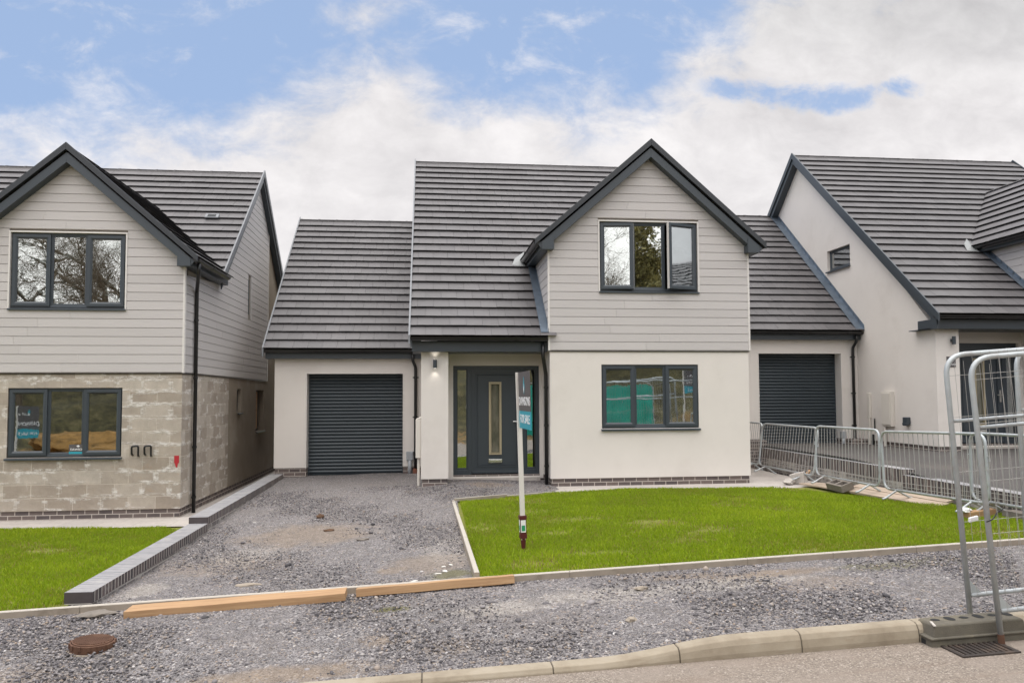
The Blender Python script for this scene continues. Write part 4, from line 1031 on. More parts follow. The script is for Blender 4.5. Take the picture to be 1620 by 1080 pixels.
    # -- downpipe of the main roof, wall lamp
    if not left:
        downpipe([(BX0 - .12, 13.86, ZE - .06), (BX0 - .12, 13.86, 2.52), (BX0 - .05, 13.99 if False else 13.98, 2.2), (BX0 - .05, 13.98, .16)], root, off, clips=[(BX0 - .05, 13.98, z) for z in (1.95, 1.25, .5)], out=(-1, 0, 0))
        lx = .115 if mid else .2
        q = B(); q.tube([(lx, YM - .075, 2.31), (lx, YM - .075, 2.47)], .035, 14); q.box(lx - .025, lx + .025, YM - .06, YM, 2.36, 2.42); lm = q.build('wall_light', 'trim', root)
        if mid:
            for z in (2.309, 2.4705):
                q = B(); q.tube([(lx, YM - .075, z - .001), (lx, YM - .075, z + .001)], .028, 14); q.build('lamp', 'lampglow', lm)
                for tgt in ((0, .12, 1),):
                    ld = bpy.data.lights.new('lamp_beam', 'SPOT'); ld.energy = .7; ld.color = (1, .94, .84); ld.spot_size = R(95); ld.spot_blend = .9; ld.shadow_soft_size = .02
                    lo_ = bpy.data.objects.new('lamp_beam', ld); COL.objects.link(lo_); lo_.location = Vector((lx + dx, YM - .075, z + dz + (.012 if z > 2.4 else -.012)))
                    dr_ = Vector((0, .25, 1 if z > 2.4 else -1)); lo_.rotation_euler = dr_.to_track_quat('-Z', 'Y').to_euler()
    if right:
        x = MX0
        q = B(); q.box(x - .06, x, 16.36, 16.72 - .25, .78, 1.36); q.build('meter_box', 'meterbox', root, bev=.012)
        q = B(); q.box(x - .09, x, 15.5, 15.86, .625, 1.385); q.box(x - .105, x - .09, 15.53, 15.83, .66, 1.35); q.build('meter_box', 'meterbox', root, bev=.015)
        q = B(); q.tube([(x - .04, 16.4, .78), (x - .04, 16.4, .16)], .025, 10); q.build('duct', 'meterbox', root); q = B(); q.tube([(x - .03, 16.22, .78), (x - .03, 16.22, .5)], .014, 8); q.tube([(x - .03, 16.3, .42), (x - .03, 16.3, .14)], .03, 8); q.build('cable', 'black', root)
        q = B(); q.tube([(x - .05, 15.8, .62), (x - .05, 15.8, .14)], .032, 10); q.build('duct', 'meterbox', root)
        q = B(); q.box(x - .1, x, 14.96, 15.1, .69, .84); q.prism([(x - .11, 14.95, .72), (x - .11, 15.11, .72), (x - .11, 15.09, .66), (x - .11, 14.97, .66)], (.07, 0, 0)); q.build('flue', 'trim', root, bev=.015)
        q = B(); q.box(.08, .27, YM - .012, YM, 1.86, 2.07); sp = q.build('sign_plate', 'boardgrey', root)
        q = B(); q.prism([(.175 - .02, YM - .014, 1.98), (.175, YM - .014, 1.95), (.175 + .02, YM - .014, 1.98), (.175, YM - .014, 2.03)], (0, .002, 0)); q.build('logo', 'boardteal', sp)
        text('DAWSONS', .036, 'boardwhite', sp, (.175 + dx, YM - .013, 1.9 + dz), (1, 0, 0), (0, 0, 1))
    if left:
        downpipe([(6.285, 13.78, zE - .03), (6.285, 13.78, zE - .2), (BX1 + .06, 14.36, zE - .45), (BX1 + .06, 14.36, -.0)], root, off, clips=[(BX1 + .06, 14.36, z) for z in (3.6, 2.55, 1.3, .4)], out=(1, 0, 0))
        for xx in (5.29, 5.5):
            q = B(); q.tube(arc_round([(xx - .06, YF + .02, 1.21), (xx - .06, YF - .05, 1.22), (xx - .06, YF - .06, 1.36), (xx + .05, YF - .06, 1.37), (xx + .05, YF - .06, 1.2), (xx + .03, YF + .02, 1.19)], .03, 3), .017, 8)
            q.build('cable', 'black', root)
        q = B(); q.box(5.92, 6.0, YF - .006, YF + .002, 1.06, 1.19); q.prism([(5.93, YF - .005, 1.06), (5.985, YF - .005, 1.06), (5.97, YF - .005, .98), (5.945, YF - .005, 1.0)], (0, .006, 0)); q.build('paint_mark', 'redtag', root)
        q = B(); q.box(BX1 - .1, BX1 - .06, 19.72, 19.95, 1.4, 2.33); q.build('window_board', 'timber', root)
        Sv = Vector((0, math.cos(th), math.sin(th))); Nv = Vector((0, -math.sin(th), math.cos(th))); cv = Vector((-4.95 + 10.35 + .05, 17.62, zmain(17.62))) + Nv * .085
        q = B(); q.obox(cv, (.15, 0, 0), Sv * .085, Nv * .018); rv = q.build('roof_vent', 'vergegrey', root, bev=.01)
        for k in range(4): q = B(); q.obox(cv + Nv * .019 + Sv * (.035 - .03 * k), (.09, 0, 0), Sv * .008, Nv * .002); q.build('slot', 'dark', rv)
        q = B(); q.box(3.26, 3.36, YF + .12, YF + .5, 1.24, 2.33); q.build('curtain', 'meterbox', root)
    return root
house(-10.31, -.4, 'unfinished house with bare blockwork under grey boards', 'left')
house(0, 0, 'finished cream house with a grey boarded gable above two windows', 'mid')
house(10.2, .47, 'cream house behind the metal barriers with one small high window in its tall gable wall', 'right')

# ------------------------------------------------------------------ low brick wall beside the driveway
bw = empty('brick_wall', (-3.3, 7.75, -.2), 'low grey brick wall with a flat coping stepping up between lawn and gravel drive', 'wall')
def wall_run(y0, y1, zt0, zt1, zb, parent, w=.245, cop=.105):
    xr = wallx; 
    for nm, mat, (e, za0, za1, zb0, zb1) in (('coping', 'soldier', (.006, zt0, zt1, zt0 - cop, zt1 - cop)), ('base', 'wallbrick', (0, zt0 - cop, zt1 - cop, zb[0], zb[1]))):
        mb = MB(); n = max(1, int((y1 - y0) / .9))
        vs = []
        for i in range(n + 1):
            y = lerp(y0, y1, i / n); a, b = lerp(za0, za1, i / n), lerp(zb0, zb1, i / n)
            vs += [(xr(y) - w - e, y, b), (xr(y) + e, y, b), (xr(y) + e, y, a), (xr(y) - w - e, y, a)]
        fs = [(i * 4 + k, i * 4 + (k + 1) % 4, i * 4 + 4 + (k + 1) % 4, i * 4 + 4 + k) for i in range(n) for k in range(4)] + [(0, 1, 2, 3), (n * 4 + 3, n * 4 + 2, n * 4 + 1, n * 4)]
        mb.add(vs, fs); o = mb.build(nm, mat, parent, uvoff=(0, zt0 - cop))
        if nm == 'coping':
            o.data.materials.append(M['coping'])
            for p in o.data.polygons:
                if p.normal.z > .7:
                    p.material_index = 1
                    for li in p.loop_indices:
                        u = o.data.uv_layers[0].data[li].uv; o.data.uv_layers[0].data[li].uv = (u[1], .25)
                elif p.normal.y < -.7:
                    for li in p.loop_indices: o.data.uv_layers[0].data[li].uv = (.035, .2)
                else:
                    for li in p.loop_indices:
                        u = o.data.uv_layers[0].data[li].uv; o.data.uv_layers[0].data[li].uv = (u[0], .25)
wall_run(7.75, 11.28, -.053, .012, (-.45, -.3), bw)
wall_run(11.281, 16.3, .1, .2, (-.3, -.1), bw, .25)

rw = empty('retaining_wall', (7.5, 11, .2), 'grey brick retaining wall with upright top course holding up the asphalt drive', 'wall')
for (y0, y1, zt) in ((11.25, 16.35, .615), (5.6, 11.249, .53)):
    mb = MB(); mb.box(7.395, 7.62, y0, y1, zt - .2, zt); o = mb.build('top_course', 'soldier', rw, uvoff=(0, zt - .35))
    o.data.materials.append(M['coping'])
    for p in o.data.polygons:
        if p.normal.z > .7:
            p.material_index = 1
            for li in p.loop_indices:
                u = o.data.uv_layers[0].data[li].uv; o.data.uv_layers[0].data[li].uv = (u[1], .25)
    mb = MB(); mb.box(7.4, 7.615, y0, y1, -.3, zt - .2); mb.build('base', 'wallbrick', rw, uvoff=(0, zt))

# ------------------------------------------------------------------ manhole, gully, planks, blocks
mh = empty('manhole_cover', (-2.64, 6.43, -.155), 'round rusty manhole cover standing proud of the gravel', 'manhole cover')
mb = MB(); n = 40; mx, my, mz = -2.64, 6.43, -.1
ring = lambda r, z: [(mx + r * math.cos(2 * math.pi * k / n), my + r * math.sin(2 * math.pi * k / n), mz + z - .05 * (r * math.cos(2 * math.pi * k / n))) for k in range(n)]
def loft(mb, rings, cap=True):
    k = len(rings[0]); mb.add([p for r_ in rings for p in r_], [(i * k + j, i * k + (j + 1) % k, (i + 1) * k + (j + 1) % k, (i + 1) * k + j) for i in range(len(rings) - 1) for j in range(k)] + ([list(range((len(rings) - 1) * k, len(rings) * k))] if cap else []))
loft(mb, [ring(.2, -.12), ring(.2, -.012), ring(.196, -.008), ring(.187, -.008), ring(.187, -.03)], False); fr = mb.build('frame', 'rust', mh)
for k in range(14):
    a = 2 * math.pi * k / 14; q = MB(); c = Vector((mx + .202 * math.cos(a), my + .202 * math.sin(a), mz - .03 - .05 * .202 * math.cos(a))); q.obox(c, (math.cos(a) * .008, math.sin(a) * .008, 0), (-math.sin(a) * .016, math.cos(a) * .016, 0), (0, 0, .022)); q.build('lug', 'rust', fr)
mb = MB(); loft(mb, [ring(.181, -.03), ring(.181, 0), ring(.175, .004)])
for i in range(-9, 10):
    x = i * .0182; L = math.sqrt(max(0, .168 ** 2 - x * x))
    if L > .03: mb.obox((mx + x, my, mz + .006 - .05 * x), (.005, 0, -.0003), (0, L, 0), (0, 0, .005))
mb.build('lid', 'rust', mh)
mb = MB(); loft(mb, [ring(.222, -.11), ring(.214, -.085), ring(.208, -.08), ring(.202, -.1)], False); o = mb.build('mortar_collar', 'concrete', mh)

def shrink(o, k, c):
    for ch in o.children:
        ch.data.transform(Matrix.Translation(c) @ Matrix.Scale(k, 4) @ Matrix.Translation(-c)); shrink(ch, k, c)
shrink(mh, .8, Vector((0, 0, -.005)))
gl = empty('gully_grate', (3.9, 5.12, -.03), 'rectangular iron drain grate in the road under the fence foot', 'drain')
gx0, gx1, gy0, gy1 = 3.69, 4.13, 4.99, 5.34
gz = lambda x: Rz(x) + .012
mb = MB()
sl = .04
def sb(mb, x0, x1, y0, y1, t=.02):
    mb.add([(x, y, gz(x) - (t if k else 0)) for k in (1, 0) for y in (y0, y1) for x in (x0, x1)], [(0, 2, 3, 1), (4, 5, 7, 6), (0, 1, 5, 4), (2, 6, 7, 3), (0, 4, 6, 2), (1, 3, 7, 5)])
for a in ((gx0, gx1, gy0, gy0 + .03), (gx0, gx1, gy1 - .03, gy1), (gx0, gx0 + .03, gy0 + .03, gy1 - .03), (gx1 - .03, gx1, gy0 + .03, gy1 - .03)): sb(mb, *a, .05)
mb.build('frame', 'iron', gl, bev=.003)
for k in range(9):
    x = lerp(gx0 + .045, gx1 - .045, (k + .5) / 9); q = MB(); sb(q, x - .0105, x + .0105, gy0 + .03, gy1 - .03, .03); q.build('bar', 'iron', gl)
q = MB(); q.box(gx0 + .002, gx1 - .002, gy0 + .002, gy1 - .002, gz(gx0) - .02 - .001, gz(gx0) - .012); q.build('pit', 'dark', gl)

def plank(a, b, w, t, label, mat='timber', yaw_up=(0, 0, 1), group=None, roll=0, name='timber_plank'):
    a, b = Vector(a), Vector(b); d = (b - a); L = d.length; d.normalize(); up = Vector(yaw_up)
    sx = d.cross(up).normalized(); sz = sx.cross(d).normalized()
    sx, sz = sx * math.cos(roll) + sz * math.sin(roll), sz * math.cos(roll) - sx * math.sin(roll)
    me = MB(); n = 10; vs = []
    for i in range(n + 1):
        p = d * (L * i / n - L / 2); wv = .002 * math.sin(i * 1.3)
        for (u, v) in ((-w / 2, -t / 2), (w / 2, -t / 2), (w / 2, t / 2), (-w / 2, t / 2)): vs.append(Vector((L * i / n - L / 2, u, v + wv)))
    me.add(vs, [(i * 4 + k, i * 4 + (k + 1) % 4, i * 4 + 4 + (k + 1) % 4, i * 4 + 4 + k) for i in range(n) for k in range(4)] + [(0, 1, 2, 3), (n * 4 + 3, n * 4 + 2, n * 4 + 1, n * 4)])
    o = me.build(name, mat, None, bev=.004, uvoff=(random.random() * 5, random.random() * 5))
    o.matrix_world = Matrix(((d.x, -sx.x, sz.x, (a.x + b.x) / 2), (d.y, -sx.y, sz.y, (a.y + b.y) / 2), (d.z, -sx.z, sz.z, (a.z + b.z) / 2), (0, 0, 0, 1)))
    return tag(o, label, 'plank', group)
gp = 'fresh planks along the edging'
plank((-2.69, 7.27, G(-2.69) + .028), (-.765, 7.315, G(-.765) + .04), .225, .07, 'wider fresh timber plank lying flat nearest the round manhole cover', group=gp)
plank((-.675, 7.365, G(-.675) + .035), (.82, 7.40, G(.8) + .05), .13, .075, 'narrower fresh timber plank leaning on the edging beside the lawn corner', group=gp, roll=R(8))

gq = 'weathered planks under the barriers'
plank((6.87, 13.2, .185), (7.0, 12.3, .2), .42, .03, 'short pale board lying behind the hollow grey block', 'oldtimber', group=gq)
plank((6.93, 12.25, .215), (7.19, 10.02, .222), .2, .038, 'long weathered plank along the lawn edge, the one nearer the grass', 'oldtimber', group=gq, roll=R(-12))
plank((7.12, 12.1, .262), (7.37, 10.1, .272), .17, .038, 'long weathered plank against the barrier feet, the one farther from the grass', 'oldtimber', group=gq, roll=R(-12))
plank((6.72, 8.95, .275), (7.22, 9.12, .285), .11, .08, 'short sawn timber offcut on the grass behind the tall fence', 'timber', group=None)
plank((7.26, 8.9, .27), (7.36, 8.2, .27), .2, .13, 'old mossy timber baulk beside the short sawn offcut', 'block')

hb = MB(); c = Vector((6.83, 12.1, .275)); ax = Vector((.04, -.98, -.02)).normalized(); az = Vector((-.32, 0, .95)).normalized(); ay = az.cross(ax).normalized()
L, W, H = .225, .11, .055
us = [-1, -.84, -.16, .16 - .0, .84, 1]; us = [-1, -.82, -.1, .1, .82, 1]; vs_ = [-1, -.6, .6, 1]
hole = lambda i, j: j == 1 and i in (1, 3)
P = lambda u, v, w: c + ax * L * u + ay * W * v + az * H * w
for i in range(5):
    for j in range(3):
        if hole(i, j):
            a, b, e, f = us[i], us[i + 1], vs_[j], vs_[j + 1]
            for (p, q) in (((a, e), (b, e)), ((b, e), (b, f)), ((b, f), (a, f)), ((a, f), (a, e))): hb.quad(P(*p, 1), P(*q, 1), P(*q, -.8), P(*p, -.8))
            hb.quad(P(a, e, -.8), P(b, e, -.8), P(b, f, -.8), P(a, f, -.8)); continue
        hb.quad(P(us[i], vs_[j], 1), P(us[i + 1], vs_[j], 1), P(us[i + 1], vs_[j + 1], 1), P(us[i], vs_[j + 1], 1))
hb.quad(P(-1, -1, -1), P(1, -1, -1), P(1, 1, -1), P(-1, 1, -1))
for (p, q) in (((-1, -1), (1, -1)), ((1, -1), (1, 1)), ((1, 1), (-1, 1)), ((-1, 1), (-1, -1))): hb.quad(P(*p, 1), P(*q, 1), P(*q, -1), P(*p, -1))
tag(hb.build('hollow_block', 'block', recalc=False), 'grey hollow building block lying on the board at the edge of the lawn', 'building block')

def rock(name, loc, size, mat, label, cat, seed=0, squash=(1, 1, .7), rot=0):
    rg = np.random.default_rng(seed); bm = bmesh.new(); bmesh.ops.create_icosphere(bm, subdivisions=4 if size > 1 else 2, radius=1)
    ph = rg.uniform(0, 6, 6)
    for v in bm.verts:
        k = 1 + .22 * math.sin(v.co.x * 3 + ph[0]) * math.sin(v.co.y * 3.3 + ph[1]) + .14 * math.sin(v.co.z * 5 + ph[2] + v.co.x * 4) + rg.uniform(-.07, .07)
        v.co = Vector((v.co.x * squash[0], v.co.y * squash[1], v.co.z * squash[2])) * k * size
    bm.transform(Matrix.Rotation(rot, 4, 'Z')); me = bpy.data.meshes.new(name); bm.to_mesh(me); bm.free(); me.materials.append(M[mat])
    o = bpy.data.objects.new(name, me); COL.objects.link(o); o.location = loc
    return tag(o, label, cat)
mbx = MB(); ax = Vector((.55, -.7, .25)).normalized(); ay = Vector((.7, .6, .1)); ay = (ay - ax * ay.dot(ax)).normalized(); az = ax.cross(ay)
mbx.obox((6.82, 13.5, .25), ax * .13, ay * .07, az * .1); tag(mbx.build('broken_block', 'lump', bev=.012), 'pale broken block tipped against the barrier by the path', 'broken block')
rock('rubble', (6.62, 13.45, .19), .11, 'lump', 'tan lump of rubble beside the tipped pale block', 'rubble', 3, (1.3, .8, .6), .5)
plank((6.95, 13.55, .24), (7.15, 13.72, .36), .05, .04, 'thin rust brown stick poking out behind the pale broken block', 'timber')
rock('clod', (-1.62, 11.75, drive(-1.62, 11.75) + .02), .05, 'clod', 'brown earth clod on the drive, the one nearest the garage', 'clod', 5, (1.4, .8, .7))
rock('clod', (-1.36, 10.75, drive(-1.36, 10.75) + .015), .045, 'clod', 'reddish crumbled clod at the sandy patch of the drive', 'clod', 6, (1.8, .8, .5), .3)
rock('clod', (-.85, 10.05, drive(-.85, 10.05) + .015), .05, 'block', 'small dark slate lump in the middle of the drive', 'clod', 8, (1.6, .8, .4), .3)
rock('stone', (-1.85, 8.15, drive(-1.85, 8.15) + .008), .06, 'concrete', 'flat pale stone in the drive behind the wider plank', 'stone', 9, (2.0, .7, .35), .1)
rock('stone', (1.62, 6.05, verge(1.62, 6.05) + .014), .042, 'concrete', 'rounded tan stone in the gravel near the low kerb', 'stone', 10, (1.1, .9, .7))
rock('stone', (1.93, 6.85, verge(1.93, 6.85) + .012), .042, 'concrete', 'long tan stone in the gravel below the lawn edging', 'stone', 11, (1.7, .7, .5), .3)
for i, (x, y, s_) in enumerate(((.1, 8.0, .022), (.17, 8.08, .03), (.16, 8.27, .026), (.24, 8.33, .02), (-.14, 7.78, .028))):
    tag(rock('plaster_scrap', (x, y, drive(x, y) + .012), s_, 'postwhite', 'torn white scrap on the dirt beside the lawn edging', 'scrap', 20 + i, (1.7 - .3 * (i % 3), .7 + .2 * (i % 2), .35), i * 1.7), group='white scraps by the lawn edging')
rock('slate', (-2.98, 7.34, G(-2.98) + .02), .1, 'block', 'dark slate flake lying against the edging left of the planks', 'slate', 14, (1.5, .8, .25), .2)

# ------------------------------------------------------------------ for sale boards
def sale_board(loc, yaw, lean, name, label, lines, h=2.05, board=(.7, .64)):
    root = empty(name, loc, label, 'sign'); root.location = (0, 0, 0)
    p = MB(); p.box(-.026, .026, -.026, .026, .12, h); post = p.build('post', 'postwhite', root, bev=.003)
    s = MB(); s.tube([(0, 0, -.05), (0, 0, .05)], [.012, .026], 10); s.tube([(0, 0, .05), (0, 0, .14)], [.026, .034], 10); s.box(-.04, .04, -.04, .04, .14, .19); s.box(-.036, .036, -.036, .036, .19, .36); s.box(-.042, .042, -.042, .042, .36, .4); so = s.build('socket', 'redpaint', root)
    s = MB(); s.box(-.0385, -.0365, -.028, .028, .21, .35); s.box(-.028, .028, -.0385, -.0365, .21, .35); s.build('sticker', 'boardwhite', so)
    s = MB(); s.box(-.0395, -.0387, -.02, .02, .225, .29); s.box(-.02, .02, -.0395, -.0387, .225, .29); s.build('sticker', 'green', so)
    bw_, bh = board; zt = h - .0; zb = zt - bh
    b = MB(); b.box(-.003, .003, -bw_ - .026, -.022, zb + bh * .31, zt); bo = b.build('board', 'boardgrey', root)
    b = MB(); b.box(-.003, .003, -bw_ - .026, -.022, zb, zb + bh * .31 - .001); b.build('strip', 'boardteal', root)
    for sd in (-1, 1):
        ux = Vector((0, -1, 0)) * (1 if sd < 0 else -1); X = sd * .0035; yc = -bw_ / 2 - .024; w3 = lambda y, z: (X, y, z)
        top = zt - bh * .12; k = .045
        d = MB(); d.prism([w3(yc - k, top - .1), w3(yc, top - .18), w3(yc + k, top - .1), w3(yc, top + .02)], (sd * .002, 0, 0)); d.build('logo', 'boardteal', root)
        d = MB(); d.prism([w3(yc - k * .5, top - .12), w3(yc, top - .165), w3(yc + k * .5, top - .12), w3(yc, top - .06)], (sd * .003, 0, 0)); d.build('logo', 'boardwhite', root)
        for (tx, size, zz, mat, yo) in lines: text(tx, size, mat, root, (X, yc + yo * -ux.y * -1, zb + zz * bh), ux, (0, 0, 1))
    root.location = loc; root.rotation_euler = (0, lean, yaw)
    return root
sale_board((1.09, 8.79, .02), R(3.3), R(-1.6), 'sale_board', 'white post sign with dark and teal board standing on the lawn', [('DAWSONS', .135, .41, 'boardwhite', 0), ('FOR SALE', .135, .1, 'boardwhite', 0)])
sb2 = [('PLOT 4', .1, .72, 'boardwhite', .12), ('DAWSONS', .13, .42, 'boardwhite', 0), ('FOR SALE', .13, .1, 'boardwhite', 0)]
sale_board((-12.2, 3.55, -.75), R(90), 0, 'sale_board', 'plot sign mirrored in the lower window of the block walled house', sb2, 2.3, (.62, .95))
sale_board((10.3, -2.2, .3), R(80), 0, 'sale_board', 'plot sign mirrored in the lower window of the middle house', sb2, 2.5, (.9, .95))
# card in the window
cd = MB(); cd.box(-6.14, -5.84, 13.836, 13.839, .838, 1.0); co_ = cd.build('window_card', 'boardgrey'); tag(co_, 'small dark and teal card stuck on the lower window of the block walled house', 'card')
q = MB(); q.box(-6.14, -5.84, 13.8335, 13.8355, .838, .876); q.build('strip', 'boardteal', co_)
q = MB(); q.prism([(-6.02, 13.8335, .97), (-5.99, 13.8335, .95), (-5.96, 13.8335, .97), (-5.99, 13.8335, .99)], (0, .002, 0)); q.build('logo', 'boardwhite', co_)
text('DAWSONS', .052, 'boardwhite', co_, (-5.99, 13.8345, .896), (1, 0, 0), (0, 0, 1))
q = MB(); q.box(3.86, 4.42, 14.05, 14.07, 3.66, 3.985); tag(q.build('card_sheet', 'cardboard'), 'pale sheet standing inside the open upper window', 'sheet')

# ------------------------------------------------------------------ crowd barriers
def barrier(y0, y1, x0, x1, z0, z1, lean, label, h=.87, first=None):
    L = math.hypot(y1 - y0, x1 - x0)
    if first is None:
        r0 = empty('crowd_barrier', (0, 0, 0), label, 'barrier', 'metal crowd barriers in a line')
        f = MB(); c = .14; w = 1.0
        pts = arc_round([(0, -w + c, 0)] + [(0, -w, 0), (0, -w, h), (0, w, h), (0, w, 0)] + [(0, -w + c, 0)], c, 6)
        pts = [(p.x, p.y, p.z + .13) for p in pts[1:]]
        f.tube(pts, .019, 8); f.build('frame', 'galv', r0, smooth=True)
        m_ = MB()
        for k in range(1, 20):
            y = -w + 2 * w * k / 20; m_.tube([(0, y, .14), (0, y, h + .12)], .0055, 5)
        for k in range(1, 3): m_.tube([(0, -w + .01, .13 + .06 * k), (0, w - .01, .13 + .06 * k)], .0035, 5)
        m_.build('bars', 'wire', r0)
        for s in (-.72, .72):
            q = MB(); q.tube(arc_round([(-.24, s, .01), (-.2, s, .015), (0, s, .13), (.2, s, .015), (.24, s, .01)], .03, 3), .016, 8); q.build('foot', 'galv', r0, smooth=True)
        for s in (-1, 1):
            q = MB(); q.tube([(0, s * (w + .004), .72), (0, s * (w + .05), .72), (0, s * (w + .05), .66)], .008, 6); q.build('hook', 'galv', r0)
        first = r0
    else: r0 = copy_tree(first); r0['label'] = label
    d = Vector((x1 - x0, y1 - y0, z1 - z0)); yv = d.normalized(); up = Vector((math.sin(lean), 0, math.cos(lean))); xv = yv.cross(up).normalized(); up = xv.cross(yv)
    sc_ = d.length / 2.0; mid_ = Vector(((x0 + x1) / 2, (y0 + y1) / 2, (z0 + z1) / 2))
    r0.matrix_world = Matrix(((xv.x, yv.x * sc_, up.x, mid_.x), (xv.y, yv.y * sc_, up.y, mid_.y), (xv.z, yv.z * sc_, up.z, mid_.z), (0, 0, 0, 1)))
    return first
b0 = barrier(17.3, 15.42, 6.86, 6.9, .2, .2, R(7), 'farthest crowd barrier, half hidden behind the corner of the middle house')
barrier(15.32, 13.12, 6.86, 6.9, .2, .2, R(7), 'crowd barrier beside the tipped pale block, second along from the house corner', first=b0)
barrier(13.05, 11.15, 6.93, 6.95, .23, .24, R(1), 'crowd barrier directly behind the hollow grey block', first=b0)
barrier(11.02, 8.87, 6.95, 6.99, .225, .29, R(-1), 'crowd barrier behind the near end of the long weathered planks', first=b0)
barrier(9.35, 7.25, 7.12, 7.22, .28, .3, R(0), 'nearest crowd barrier, seen through the tall mesh fence', first=b0)

# ------------------------------------------------------------------ tall mesh fence panels and their foot
def mesh_panel(org, yaw, tilt, label, first=None, H=2.0, W=3.4):
    if first is None:
        r0 = empty('mesh_fence_panel', (0, 0, 0), label, 'fence panel', 'tall mesh fence panels at the road')
        f = MB(); pts = arc_round([(0, 0, -.08), (0, 0, H), (W, 0, H), (W, 0, -.08)], .17, 7); f.tube(pts, .0195, 12)
        f.build('frame', 'galv', r0, smooth=True)
        q = MB(); q.tube([(.02, 0, .16), (W - .02, 0, .16)], .0175, 10); q.build('rail', 'galv', r0, smooth=True)
        q = MB(); q.tube([(.02, 0, 1.49), (W - .02, 0, 1.49)], .0135, 10); q.build('rail', 'galv', r0, smooth=True)
        q = MB(); q.prism([(.0, -.004, .17), (.11, -.004, .17), (0, -.004, .3)], (0, .008, 0)); q.prism([(W, -.004, .17), (W - .11, -.004, .17), (W, -.004, .3)], (0, .008, 0)); q.build('gusset', 'galv', r0)
        m_ = MB(); k = 0; x = .06
        while x < W - .03:
            top = H if .17 < x < W - .17 else H - .06
            b_ = .006 * math.sin(x * 17); m_.tube([(x, -.019, .15), (x + b_, -.024, .8), (x - b_, -.021, 1.45), (x, -.019, top + .008)], .0017, 4); x += .075
        for z in (.45, .72, 1.1, 1.52, 1.84): m_.tube([(.01, -.017, z), (W / 2, -.02, z - .006), (W - .01, -.017, z)], .0017, 4)
        m_.build('mesh', 'wire', r0)
        first = r0
    else: r0 = copy_tree(first); r0['label'] = label
    r0.matrix_world = Matrix.Translation(org) @ Matrix.Rotation(yaw, 4, 'Z') @ Matrix.Rotation(tilt, 4, 'Y')
    return first
pB = mesh_panel((4.12, 5.17, .065), R(-4), R(-4.7), 'front mesh fence panel whose rusty post stands on the drain grate')
mesh_panel((4.115, 5.47, .1), R(-1), R(-4.0), 'mesh fence panel whose post is set in the weathered foot block', pB)
mesh_panel((5.02, 5.95, .17), R(6), R(-1.5), 'rearmost mesh fence panel, only its corner showing at the photo edge', pB)
q = MB(); q.tube([(4.127, 5.17, -.016), (4.121, 5.17, .06)], .0225, 12); o = q.build('post_tip', 'rust')
tag(o, 'rusty tip sleeve at the bottom of the front mesh panel post', 'post tip')
fb = MB(); 
fx0, fx1, fy0, fy1 = 3.625, 4.4, 5.225, 5.45
def fz(x): return Rz(x)
prof = []
for (e, z) in ((.0, .0), (.0, .05), (.018, .062), (.03, .14), (.045, .152)):
    prof.append([(fx0 + e * 1.2, fy0 + e * .5, z), (fx1 - e * 1.2, fy0 + e * .5, z), (fx1 - e * 1.2, fy1 - e * .5, z), (fx0 + e * 1.2, fy1 - e * .5, z)])
loft(fb, [[(x, y, fz(x) + z) for x, y, z in r_] for r_ in prof])
ft = fb.build('fence_block', 'rubberblock', bev=.01); tag(ft, 'long weathered foot block carrying the mesh fence on the road', 'fence block')
for k in range(6):
    x = fx0 + .12 + k * .115; q = MB(); rg = [(x + .036 * math.cos(t), (fy0 + fy1) / 2 + .018 + (.05 if k % 2 else .028) * math.sin(t), fz(x) + .1535) for t in np.linspace(0, 6.283, 17)[:-1]]
    q.add(rg, [list(range(16))]); q.build('socket', 'dark', ft)
q = MB(); q.prism([(fx0 - .012, fy0 - .012, fz(fx0) + .05), (fx1 + .012, fy0 - .012, fz(fx1) + .05), (fx1 + .012, fy0 - .012, fz(fx1) + .066), (fx0 - .012, fy0 - .012, fz(fx0) + .066)], (0, fy1 - fy0 + .024, 0)); q.build('rim', 'rubberblock', ft, bev=.006)
q = MB(); q.box(fx0 - .002, fx0 + .02, fy0 + .07, fy1 - .06, fz(fx0) + .002, fz(fx0) + .036); q.build('hand_hole', 'dark', ft)
q = MB(); q.obox((fx0 + .045, fy0 + .05, fz(fx0) + .154), (.02, .05, 0), (.008, -.003, 0), (0, 0, .004)); q.build('scuff', 'lump', ft)
q = MB(); q.obox((4.068, 5.34, .86), (.05, .02, .004), (0, .012, 0), (0, 0, .018)); o = q.build('fence_clip', 'boardwhite', bev=.006); tag(o, 'white clip joining the two tall mesh fence posts', 'fence clip')
q = MB(); q.tube([(4.025, 5.15, .87), (4.06, 5.142, .885), (4.085, 5.15, .9), (4.12, 5.16, .935), (4.16, 5.15, .96)], .005, 6); tag(q.build('cable_tie', 'black'), 'black cable tie twisted round the front mesh panel post', 'cable tie')
rock('plaster_scrap', (6.72, 8.97, .335), .07, 'boardwhite', 'crumpled white scrap on top of the sawn offcut', 'scrap', 31, (1.3, .8, .5))

